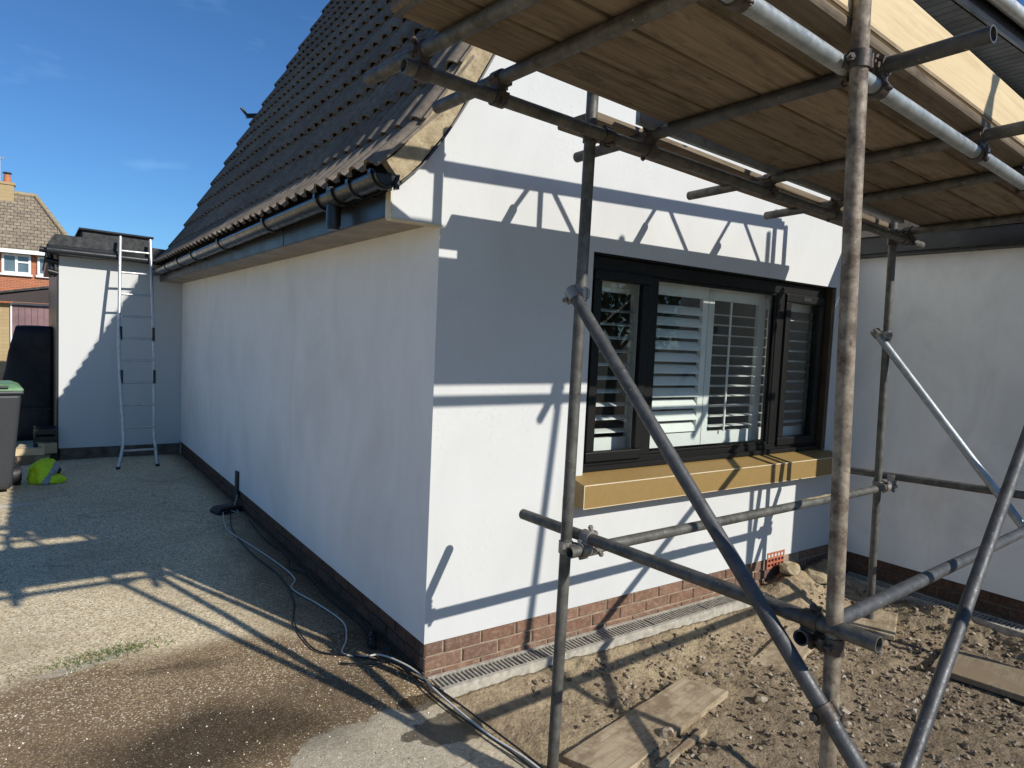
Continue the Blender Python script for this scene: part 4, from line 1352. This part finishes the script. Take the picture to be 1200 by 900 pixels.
# ------------------------------------------------------------------ rubble
def rubble(name, n, gen, seed, smin, smax, mat='stone', label='loose stones and rubble strewn over the dug soil', cat='rubble'):
    rr = random.Random(seed); q = MB()
    for _ in range(n):
        x, y = gen(rr)
        z = soil_h(x, y)
        s_ = smin + (smax - smin) * rr.random() ** 3.2
        base = [(1, 0, 0), (-0.9, 0.1, 0), (0, 1, 0.1), (0.1, -0.95, 0), (0, 0.1, 0.75), (0, 0, -0.7), (0.65, 0.6, 0.35), (-0.6, -0.55, 0.4)]
        rot = Matrix.Rotation(rr.uniform(0, 6.3), 3, 'Z') @ Matrix.Rotation(rr.uniform(-0.6, 0.6), 3, 'X')
        vv = [rot @ (Vector(b) * s_ * rr.uniform(0.7, 1.25)) + Vector((x, y, z + s_ * 0.25)) for b in base]
        q.add(vv, [(0, 6, 4), (6, 2, 4), (2, 1, 4), (1, 7, 4), (7, 3, 4), (3, 0, 4), (0, 2, 6), (1, 3, 7), (2, 0, 5), (1, 2, 5), (3, 1, 5), (0, 3, 5)])
    o = link(name, q.mesh(name), M[mat])
    o['label'] = label; o['category'] = cat
    return struct(o, 'stuff')
def g1(r):
    x = r.uniform(0.08, 3.5); y = -2.9 + 2.7 * r.random() ** 0.8
    for _ in range(12):
        dens = 0.5 + 0.9 * fbm(x, y, 1.4, 3, 6.0) - 0.75 * max(0, 1 + y / 0.9) + 0.25 * (x - 1.5)
        if r.random() < dens: break
        x = r.uniform(0.08, 3.5); y = -2.9 + 2.7 * r.random() ** 0.8
    return x, y
rubble('rubble', 9000, g1, 3, 0.002, 0.021)
rubble('soil_clods', 420, g1, 8, 0.005, 0.036, 'soil', 'crumbly clods of dug earth', 'soil clods')
q = MB(); rr = random.Random(31)
for _ in range(4200):
    y = -1.2 + 5.5 * rr.random() ** 1.6; x = rr.uniform(-1.9, -0.03)
    s_ = 0.0016 + 0.0042 * rr.random() ** 3
    a = rr.uniform(0, 6.28); ca, sa = math.cos(a) * s_, math.sin(a) * s_
    z = 0.006 * fbm(x, y, 1.3, 3, 5.0)
    q.add([(x + ca, y + sa, z), (x - sa * 0.8, y + ca * 0.8, z), (x - ca, y - sa * 0.9, z), (x + sa, y - ca, z), (x + ca * 0.2, y + sa * 0.2, z + s_ * 1.1)], [(0, 1, 4), (1, 2, 4), (2, 3, 4), (3, 0, 4)])
gr_ = link('grit', q.mesh('grit'), M['grit']); gr_['label'] = 'loose grit scattered over the driveway'; gr_['category'] = 'grit'; struct(gr_, 'stuff')
# bigger stones and lumps one can pick out
def stone(label, x, y, s_, seed, mat='stone', flat=0.6, group='bigger stones on the soil', z=None):
    bm = bmesh.new(); bmesh.ops.create_icosphere(bm, subdivisions=2, radius=1.0)
    for v_ in bm.verts:
        k = 1 + 0.38 * noise.noise(v_.co * 1.4 + Vector((seed * 3.1, 0, 0)))
        v_.co = Vector((v_.co.x * k * 1.2, v_.co.y * k * 0.9, v_.co.z * k * flat)) * s_
    me = bpy.data.meshes.new('stone'); bm.to_mesh(me); bm.free()
    o = link('stone', me, M[mat]); o.location = (x, y, (soil_h(x, y) if z is None else z) + s_ * flat * 0.5); o.rotation_euler = (0, 0, seed * 1.7)
    return tag(o, label, 'stone', group)
stone('flat sandy stone beside the air brick', 2.98, -0.10, 0.085, 2, 'verge', 0.45)
stone('sandy lump of stone in the corner by the wing', 3.22, -0.17, 0.10, 3, 'verge', 0.5)
rr = random.Random(77)
for i in range(26):
    x = rr.uniform(0.5, 3.2); y = rr.uniform(-2.2, -0.85)
    stone('small loose stone lying on the bare soil', x, y, rr.uniform(0.018, 0.040), i + 10, 'stone', rr.uniform(0.45, 0.8))

# grass tuft in the crack of the drive
mb = MB(); rr = random.Random(4)
for _ in range(520):
    u = rr.gauss(0, 0.55)
    x = -1.28 + 0.30 * max(-1.3, min(1.3, u)); y = 1.02 + 0.16 * (x + 1.28) + rr.gauss(0, 0.04)
    h = rr.uniform(0.008, 0.03) * (1.15 - 0.4 * abs(u)); a = rr.uniform(0, 6.28); le = rr.uniform(0, 0.03); w = 0.0022
    dx, dy = math.cos(a), math.sin(a)
    mb.add([(x - dy * w, y + dx * w, 0.0), (x + dy * w, y - dx * w, 0.0), (x + dx * le, y + dy * le, h)], [(0, 1, 2)])
g = obj('grass', mb, M['grass']); g['label'] = 'short grass growing in a crack of the driveway'; g['category'] = 'grass'; struct(g, 'stuff')

# ------------------------------------------------------------------ cables
def cable(label, pts, r, mat, group=None):
    q = MB(); q.path(catmull(pts, 8), r, 8)
    return tag(obj('cable', q, M[mat]), label, 'cable', group)
zc = 0.010
cable('pale grey extension cable winding along the foot of the side wall', [(-0.16, 3.63, 0.03), (-0.24, 3.2, zc), (-0.255, 2.92, zc), (-0.20, 2.5, zc), (-0.135, 1.95, zc), (-0.13, 1.62, zc), (-0.20, 1.45, zc), (-0.14, 1.12, zc), (-0.105, 0.80, zc), (-0.17, 0.58, zc), (-0.25, 0.43, zc), (-0.17, 0.34, zc), (-0.10, 0.30, 0.02), (-0.06, 0.16, 0.035), (-0.025, 0.02, 0.03), (-0.02, -0.24, zc + 0.01), (0.0, -0.6, 0.02), (0.05, -0.9, 0.015), (0.12, -1.5, -0.06), (0.15, -2.2, -0.09)], 0.0050, 'grey_cable')
cable('black cable lying loose on the drive beside the grey one', [(-0.10, 3.60, 0.03), (-0.22, 3.0, zc), (-0.24, 2.3, zc), (-0.20, 1.7, zc), (-0.25, 1.25, zc), (-0.345, 0.95, zc), (-0.37, 0.66, zc), (-0.345, 0.50, zc), (-0.22, 0.38, zc), (-0.10, 0.24, zc), (-0.05, 0.10, 0.02), (-0.045, -0.2, 0.012), (-0.01, -0.55, 0.014), (0.03, -0.88, 0.012), (0.09, -1.4, -0.06), (0.10, -2.3, -0.10)], 0.0046, 'black_rubber')
cable('thin black lead hugging the dark brick plinth', [(-0.035, 3.2, 0.01), (-0.06, 2.6, 0.01), (-0.035, 2.1, 0.03), (-0.09, 1.85, 0.01), (-0.03, 1.62, 0.02), (-0.05, 1.2, 0.01), (-0.03, 0.7, 0.02), (-0.07, 0.42, 0.01), (-0.03, 0.3, 0.03)], 0.005, 'black_rubber')
cable('thin black wire at the corner of the brick plinth', [(-0.30, 0.33, zc), (-0.18, 0.20, 0.03), (-0.10, 0.14, 0.05), (-0.06, 0.02, 0.03), (0.0, -0.18, 0.02), (0.04, -0.55, 0.015), (0.08, -0.9, 0.0), (0.16, -1.3, -0.08)], 0.0045, 'black_rubber')
cable('thin grey lead hanging from the cable cover', [(-0.02, 3.70, 0.13), (-0.06, 3.62, 0.05), (-0.05, 3.52, 0.012), (-0.11, 3.55, 0.03)], 0.004, 'grey_cable')
# black junction box
bx = thing('extension_box', 'black extension lead box on the drive by the side wall', 'junction box', (-0.13, 3.62, 0.0))
q = MB(); q.prism([(-0.12, 0.0), (0.12, 0.0), (0.125, 0.03), (0.10, 0.055), (-0.09, 0.062), (-0.125, 0.03)], 1, -0.075, 0.075)
o_ = link('casing', q.mesh('casing'), M['black_rubber'], bx); o_.rotation_euler = (0, 0, 0.3)
m = o_.modifiers.new('bevel', 'BEVEL'); m.width = 0.008; m.segments = 2
q = MB(); q.tube((-0.02, -0.08, 0.03), (-0.03, -0.12, 0.022), 0.014, 10); q.tube((0.08, 0.08, 0.03), (0.10, 0.11, 0.022), 0.014, 10)
link('cable_gland', q.mesh('cable_gland'), M['black_rubber'], bx)
q = MB(); q.box(-0.05, 0.04, -0.02, 0.03, 0.058, 0.064); link('socket_cover', q.mesh('socket_cover'), M['bin_grey'], bx)
# small black plug lump near the corner
pl = thing('cable_connector', 'black cable connector at the foot of the plinth near the corner', 'connector', (-0.06, 0.48, 0.0))
q = MB(); q.tube((-0.03, -0.07, 0.022), (0.03, 0.07, 0.022), 0.02, 12); link('plug', q.mesh('plug'), M['black_rubber'], pl)
q = MB(); q.tube((0.0, 0.0, 0.022), (0.005, 0.01, 0.022), 0.027, 12); q.tube((-0.02, -0.045, 0.022), (-0.015, -0.035, 0.022), 0.024, 12); link('collar', q.mesh('collar'), M['black_rubber'], pl)

# ------------------------------------------------------------------ ladder
lad = thing('ladder', 'aluminium ladder leaning on the flat-roofed extension', 'ladder', (0, 0, 0))
fl, frr = V(-0.785, 6.05, 0.0), V(-0.37, 6.10, 0.0)
tl, tr_ = V(-0.725, 6.66, 2.735), V(-0.40, 6.68, 2.735)
def rail_pts(f, t_, sgn):
    base = f.lerp(t_, 0.10); base = base + V(0.035 * -sgn * -1, 0, 0)
    return base
for sgn, f, t_ in ((-1, fl, tl), (1, frr, tr_)):
    inner = V(-0.725 if sgn < 0 else -0.40, 0, 0)
    k1 = f.lerp(t_, 0.085); k1.x = inner.x + sgn * 0.012
    k2 = f.lerp(t_, 0.16); k2.x = inner.x
    q = MB(); q.path(catmull([f, k1, k2, t_.lerp(f, 0.5), t_], 8), 0.0185, 10)
    obj('stile', q, M['alu'], lad)
    q = MB(); q.tube(f + V(0, 0, 0.0), f + V(0, 0, 0.03), 0.023, 12); obj('rubber_foot', q, M['black_rubber'], lad)
zr = 0.205
while zr < 2.62:
    t_ = zr / 2.735
    y = 6.05 + (6.67 - 6.05) * t_
    q = MB(); q.tube((-0.725, y, zr), (-0.40, y + 0.02, zr), 0.0135, 10); obj('rung', q, M['alu'], lad)
    zr += 0.262
for zr in (1.09, 1.60):
    t_ = zr / 2.735; y = 6.05 + 0.62 * t_ - 0.03
    for xx in (-0.735, -0.39):
        q = MB(); q.tube((xx, y, zr - 0.11), (xx, y + 0.02, zr + 0.05), 0.016, 8); obj('hook', q, M['black_upvc'], lad)
t_ = 1.12 / 2.735; y = 6.05 + 0.62 * t_ - 0.012
q = MB(); q.tube((-0.725, y, 1.06), (-0.64, y + 0.03, 1.19), 0.007, 8); obj('stay', q, M['alu'], lad)
q = MB(); q.tube((-0.40, y, 1.06), (-0.49, y + 0.03, 1.19), 0.007, 8); obj('stay', q, M['alu'], lad)

# ------------------------------------------------------------------ wheelie bin, jacket, blocks
wb = thing('wheelie_bin', 'dark grey wheelie bin with a green lid beside the drive', 'bin', (-1.98, 5.38, 0.0))
q = MB()
def ringbox(z, hx, hy, cy=0): return [(-hx, -hy + cy, z), (hx, -hy + cy, z), (hx, hy + cy, z), (-hx, hy + cy, z)]
lv = [(0.035, 0.20, 0.22), (0.10, 0.215, 0.235), (0.55, 0.25, 0.27), (0.93, 0.28, 0.30), (0.965, 0.285, 0.305)]
vs = []
for z, hx, hy in lv: vs += ringbox(z, hx, hy)
fs = [(0, 3, 2, 1), (16, 17, 18, 19)]
for i in range(4):
    for k in range(4):
        fs.append((i * 4 + k, i * 4 + (k + 1) % 4, i * 4 + 4 + (k + 1) % 4, i * 4 + 4 + k))
q.add(vs, fs); b_ = link('body', q.mesh('body'), M['bin_grey'], wb)
m = b_.modifiers.new('bevel', 'BEVEL'); m.width = 0.03; m.segments = 3; m.limit_method = 'ANGLE'; m.angle_limit = R(50)
q = MB(); q.box(-0.30, 0.30, -0.32, 0.32, 0.967, 1.0); rim = link('rim', q.mesh('rim'), M['bin_grey'], wb)
m = rim.modifiers.new('bevel', 'BEVEL'); m.width = 0.012; m.segments = 2
q = MB(); q.add(ringbox(1.001, 0.305, 0.325) + ringbox(1.03, 0.29, 0.31) + ringbox(1.062, 0.22, 0.24), [(0, 3, 2, 1), (8, 9, 10, 11)] + [(i * 4 + k, i * 4 + (k + 1) % 4, i * 4 + 4 + (k + 1) % 4, i * 4 + 4 + k) for i in range(2) for k in range(4)])
lid = link('lid', q.mesh('lid'), M['bin_lid'], wb)
m = lid.modifiers.new('bevel', 'BEVEL'); m.width = 0.012; m.segments = 2
q = MB(); q.tube((-0.18, -0.33, 1.04), (0.18, -0.33, 1.04), 0.012, 8); link('handle', q.mesh('handle'), M['bin_grey'], lid)
for sx in (-1, 1):
    q = MB(); q.tube((sx * 0.235, 0.17, 0.10), (sx * 0.30, 0.17, 0.10), 0.10, 24); q.tube((sx * 0.30, 0.17, 0.10), (sx * 0.308, 0.17, 0.10), 0.06, 18)
    link('wheel', q.mesh('wheel'), M['black_rubber'], wb)
wb.rotation_euler = (0, 0, R(4))

hv = thing('hi_vis_jacket', 'crumpled yellow hi-vis jacket with reflective tape dropped beside the bin', 'jacket', (-1.50, 5.60, 0.0))
def lump(name, mat, cx, cy, cz, rx, ry, rz, seed, parent, band=None):
    bm = bmesh.new(); bmesh.ops.create_icosphere(bm, subdivisions=4, radius=1.0)
    for v_ in bm.verts:
        d = v_.co.normalized()
        k = 1 + 0.25 * noise.noise(d * 1.8 + Vector((seed, 0, 0))) - 0.34 * abs(noise.noise(d * 3.4 + Vector((0, seed, 0)))) + 0.14 - 0.12 * abs(noise.noise(d * 8.0 + Vector((0, 0, seed))))
        v_.co = Vector((cx + d.x * rx * k, cy + d.y * ry * k, max(0.004, cz + d.z * rz * k)))
    if band:
        kill = [f for f in bm.faces if not band(f.calc_center_median())]
        bmesh.ops.delete(bm, geom=kill, context='FACES')
    me = bpy.data.meshes.new(name); bm.to_mesh(me); bm.free()
    for p in me.polygons: p.use_smooth = True
    return link(name, me, M[mat], parent)
lump('cloth', 'hivis', 0.0, 0.0, 0.08, 0.145, 0.14, 0.15, 3.0, hv)
lump('reflective_tape', 'hivis_tape', 0.0, 0.0, 0.08, 0.149, 0.144, 0.154, 3.0, hv, band=lambda c: abs(c.x * 0.75 - c.z * 0.5 + 0.0) < 0.028)
lump('dark_panel', 'dark_cloth', 0.0, 0.0, 0.08, 0.148, 0.143, 0.153, 3.0, hv, band=lambda c: 0.028 < c.x * 0.75 - c.z * 0.5 < 0.062)
lump('sleeve', 'hivis', 0.085, -0.075, 0.035, 0.10, 0.07, 0.055, 8.0, hv)

blk = thing('timber_offcuts', 'pale offcuts of timber stacked in the gap behind the bin', 'timber', (-1.62, 6.9, 0.0))
for i, (dx, dy, dz, hx, hy, hz, a) in enumerate([(0, 0, 0.05, 0.16, 0.20, 0.045, 0.2), (0.02, 0.02, 0.14, 0.14, 0.19, 0.04, -0.1), (0.17, -0.1, 0.17, 0.07, 0.07, 0.06, 0.5)]):
    q = MB(); q.box(-hx, hx, -hy, hy, -hz, hz); o_ = link('offcut', q.mesh('offcut'), M['plank_dirty' if i < 1 else 'toe_board'], blk)
    o_.location = (dx, dy, dz); o_.rotation_euler = (0, 0, a)
crate = thing('black_crate', 'black plastic crate standing at the corner of the extension', 'crate', (-1.47, 6.95, 0.0))
q = MB()
for zc_ in (0.02, 0.13, 0.24, 0.33): q.box(-0.11, 0.11, -0.13, 0.13, zc_, zc_ + 0.06)
link('slatted_side', q.mesh('slatted_side'), M['black_upvc'], crate)
for sx in (-1, 1):
    for sy in (-1, 1):
        q = MB(); q.box(sx * 0.105 - 0.012, sx * 0.105 + 0.012, sy * 0.125 - 0.012, sy * 0.125 + 0.012, 0, 0.40)
        link('corner_post', q.mesh('corner_post'), M['black_upvc'], crate)

# ------------------------------------------------------------------ neighbours seen down the drive
bs = thing('covered_stack', 'tall narrow stack under black sheeting against the side of the extension', 'covered stack', (-1.62, 9.3, 0.0))
bm = bmesh.new(); bmesh.ops.create_cube(bm, size=1.0)
bmesh.ops.subdivide_edges(bm, edges=bm.edges, cuts=12, use_grid_fill=True)
for v_ in bm.verts:
    x, y, z = v_.co
    h = z + 0.5
    xl_ = -0.46 + 0.30 * h ** 1.3                      # sheet slopes in towards the top on the drive side
    v_.co = Vector((xl_ + (0.25 - xl_) * (x + 0.5), (y * 2.0) * (1 - 0.12 * h) + 0.3, h * 1.58))
    v_.co += Vector((0.03 * noise.noise(v_.co * 2.6) * (0.5 - x), 0.05 * noise.noise(v_.co * 2.3 + Vector((5, 0, 0))), 0.03 * noise.noise(v_.co * 1.7) * h))
me = bpy.data.meshes.new('sheeting'); bm.to_mesh(me); bm.free()
for p in me.polygons: p.use_smooth = True
link('sheeting', me, M['black_sheet'], bs)
q = MB(); q.path([(-0.46, -0.66, 0.42), (-0.1, -0.70, 0.46), (0.24, -0.69, 0.44)], 0.012, 6); link('rope', q.mesh('rope'), M['dark_cloth'], bs)

ga = thing('garage', 'low brick garage with purple-brown boarded door and dark fascia', 'garage', (0, 0, 0))
mb = MB(); mb.box(-6.2, -1.99, 15.05, 15.3, -0.1, 2.0); obj('wall', mb, M['buff_brick'], ga)
mb = MB(); mb.box(0.6, 0.9, 15.0, 21, -0.1, 2.2); mb.box(-6.2, -6.0, 15.3, 21, -0.1, 2.2); obj('wall', mb, M['buff_brick'], ga)
gd = link('door', None, None, ga)
for k in range(22):
    mb = MB(); mb.box(-1.955 + k * 0.112, -1.955 + k * 0.112 + 0.106, 15.02, 15.05, -0.02, 1.975); obj('door_board', mb, M['garage_door'], gd)
mb = MB(); mb.box(-1.985, -1.957, 15.0, 15.08, -0.05, 2.0); mb.box(-1.955, 0.6, 15.0, 15.04, 1.976, 2.02); obj('door_frame', mb, M['white_upvc'], gd)
mb = MB(); mb.box(-1.955, 0.6, 15.051, 15.1, -0.1, 1.976); obj('door_backing', mb, M['brown_fascia'], gd)
mb = MB(); mb.prism([(-2.2, 2.03), (0.9, 2.03), (0.9, 2.55), (-1.0, 2.40), (-2.2, 2.14)], 1, 14.85, 15.0); obj('fascia', mb, M['brown_fascia'], ga)
mb = MB(); mb.prism([(-6.3, 2.03), (-2.21, 2.03), (-2.21, 2.17), (-6.3, 2.17)], 1, 14.8, 15.0); obj('fascia', mb, M['brown_fascia'], ga)
mb = MB(); mb.prism([(-6.3, 2.18), (-2.2, 2.18), (-1.0, 2.42), (0.9, 2.57), (0.9, 2.62), (-1.0, 2.47), (-2.2, 2.22), (-6.3, 2.22)], 1, 14.8, 21.2); obj('roof', mb, M['felt'], ga)

hs = thing('neighbour_house', 'orange brick house with tiled roof and white windows beyond the garage', 'house', (0, 0, 0))
mb = MB(); mb.box(-9.0, -0.2, 35.0, 43.0, -0.1, 4.66); obj('wall', mb, M['far_brick'], hs)
mb = MB()
ry0, ry1 = 34.55, 39.0
mb.add([(-9.4, ry0, 4.66), (0.2, ry0, 4.66), (-1.5, ry1, 7.75), (-9.4, ry1, 7.75), (-9.4, 43.4, 4.66), (0.2, 43.4, 4.66)],
       [(0, 1, 2, 3), (1, 5, 2), (3, 2, 5, 4), (0, 3, 4), (0, 4, 5, 1)])
hr = obj('roof', mb, M['far_tiles'], hs)
def cap(q, a, b, r, n):
    a = Vector(a); b = Vector(b)
    for i in range(n):
        q.tube(a.lerp(b, i / n), a.lerp(b, (i + 0.96) / n), r, 8, r2=r * 0.86)
mb = MB(); cap(mb, (0.2, ry0, 4.70), (-1.5, ry1, 7.77), 0.12, 12); cap(mb, (-1.5, ry1, 7.78), (-9.4, ry1, 7.78), 0.12, 18); obj('ridge_tiles', mb, M['verge'], hr)
mb = MB(); mb.box(-9.4, 0.2, 34.5, 34.56, 4.53, 4.70); obj('fascia', mb, M['white_upvc'], hs)
mb = MB(); mb.box(-2.95, -2.35, 38.3, 38.9, 6.9, 8.05); mb.box(-3.0, -2.3, 38.25, 38.95, 8.05, 8.16); ch = obj('chimney', mb, M['buff_brick'], hr)
mb = MB(); mb.tube((-2.62, 38.6, 8.16), (-2.62, 38.6, 8.55), 0.17, 14, r2=0.13); obj('chimney_pot', mb, M['pot'], hr)
mb = MB(); mb.tube((-2.62, 38.6, 8.60), (-2.62, 38.6, 8.66), 0.2, 12, r2=0.17); obj('chimney_cowl', mb, M['brown_fascia'], hr)
mb = MB(); mb.tube((-2.9, 38.6, 8.0), (-2.9, 38.6, 9.35), 0.02, 8); mb.tube((-3.2, 38.6, 9.25), (-2.65, 38.6, 9.33), 0.015, 6)
for k in range(4): mb.tube((-3.1 + k * 0.13, 38.35, 9.27 + 0.02 * k), (-3.1 + k * 0.13, 38.85, 9.27 + 0.02 * k), 0.01, 6)
obj('aerial', mb, M['alu'], hr)
for (a, b, c_, d_, mul) in ((-2.74, -1.68, 3.65, 4.52, 2), (-1.44, -0.45, 3.65, 4.50, 2), (-5.6, -4.4, 3.65, 4.5, 2)):
    mb = MB(); mb.box(a + 0.02, b - 0.02, 34.96, 35.04, c_ + 0.02, d_ - 0.02); w_ = obj('window', mb, M['pane_far'], hs)
    mb = MB(); frame_rect(mb, a, b, c_, d_, 0.09, 34.90, 35.03)
    mid = (a + b) / 2
    mb.box(mid - 0.05, mid + 0.05, 34.905, 35.03, c_ + 0.09, d_ - 0.09)
    mb.box(mid + 0.05, b - 0.09, 34.91, 35.03, d_ - 0.38, d_ - 0.31)
    obj('frame', mb, M['white_upvc'], w_)
    mb = MB(); mb.box(a - 0.06, b + 0.06, 34.86, 35.0, c_ - 0.09, c_ - 0.001); obj('sill', mb, M['white_upvc'], w_)

# ------------------------------------------------------------------ garden tree that the window mirrors
tree = thing('garden_tree', 'leafy garden tree mirrored in the window glass', 'tree', (10.4, -9.6, -0.34))
q = MB(); q.tube((0, 0, 0), (0.1, 0.05, 2.2), 0.17, 12, r2=0.11)
rr = random.Random(12)
for k in range(7):
    a = k * 0.9; q.tube((0.1, 0.05, 1.7 + 0.08 * k), (0.1 + 1.1 * math.cos(a), 0.05 + 1.1 * math.sin(a), 3.0 + 0.2 * k), 0.06, 7, r2=0.02)
link('trunk', q.mesh('trunk'), M['plank_dirty'], tree)
q = MB()
cl = [(rr.gauss(0, 0.8), rr.gauss(0, 0.8), rr.uniform(2.3, 5.2), rr.uniform(0.45, 0.8)) for _ in range(26)]
for _ in range(5200):
    cx, cy, cz, cr_ = rr.choice(cl)
    d = Vector((rr.gauss(0, 1), rr.gauss(0, 1), rr.gauss(0, 1))).normalized() * cr_ * rr.random() ** 0.4
    p = Vector((cx, cy, cz)) + d
    u = Vector((rr.gauss(0, 1), rr.gauss(0, 1), rr.gauss(0, 1))).normalized(); w = u.orthogonal().normalized()
    a, b = 0.075, 0.04
    q.add([p - u * a, p + w * b, p + u * a, p - w * b], [(0, 1, 2, 3)])
link('crown', q.mesh('crown', fix=False), M['grass'], tree)
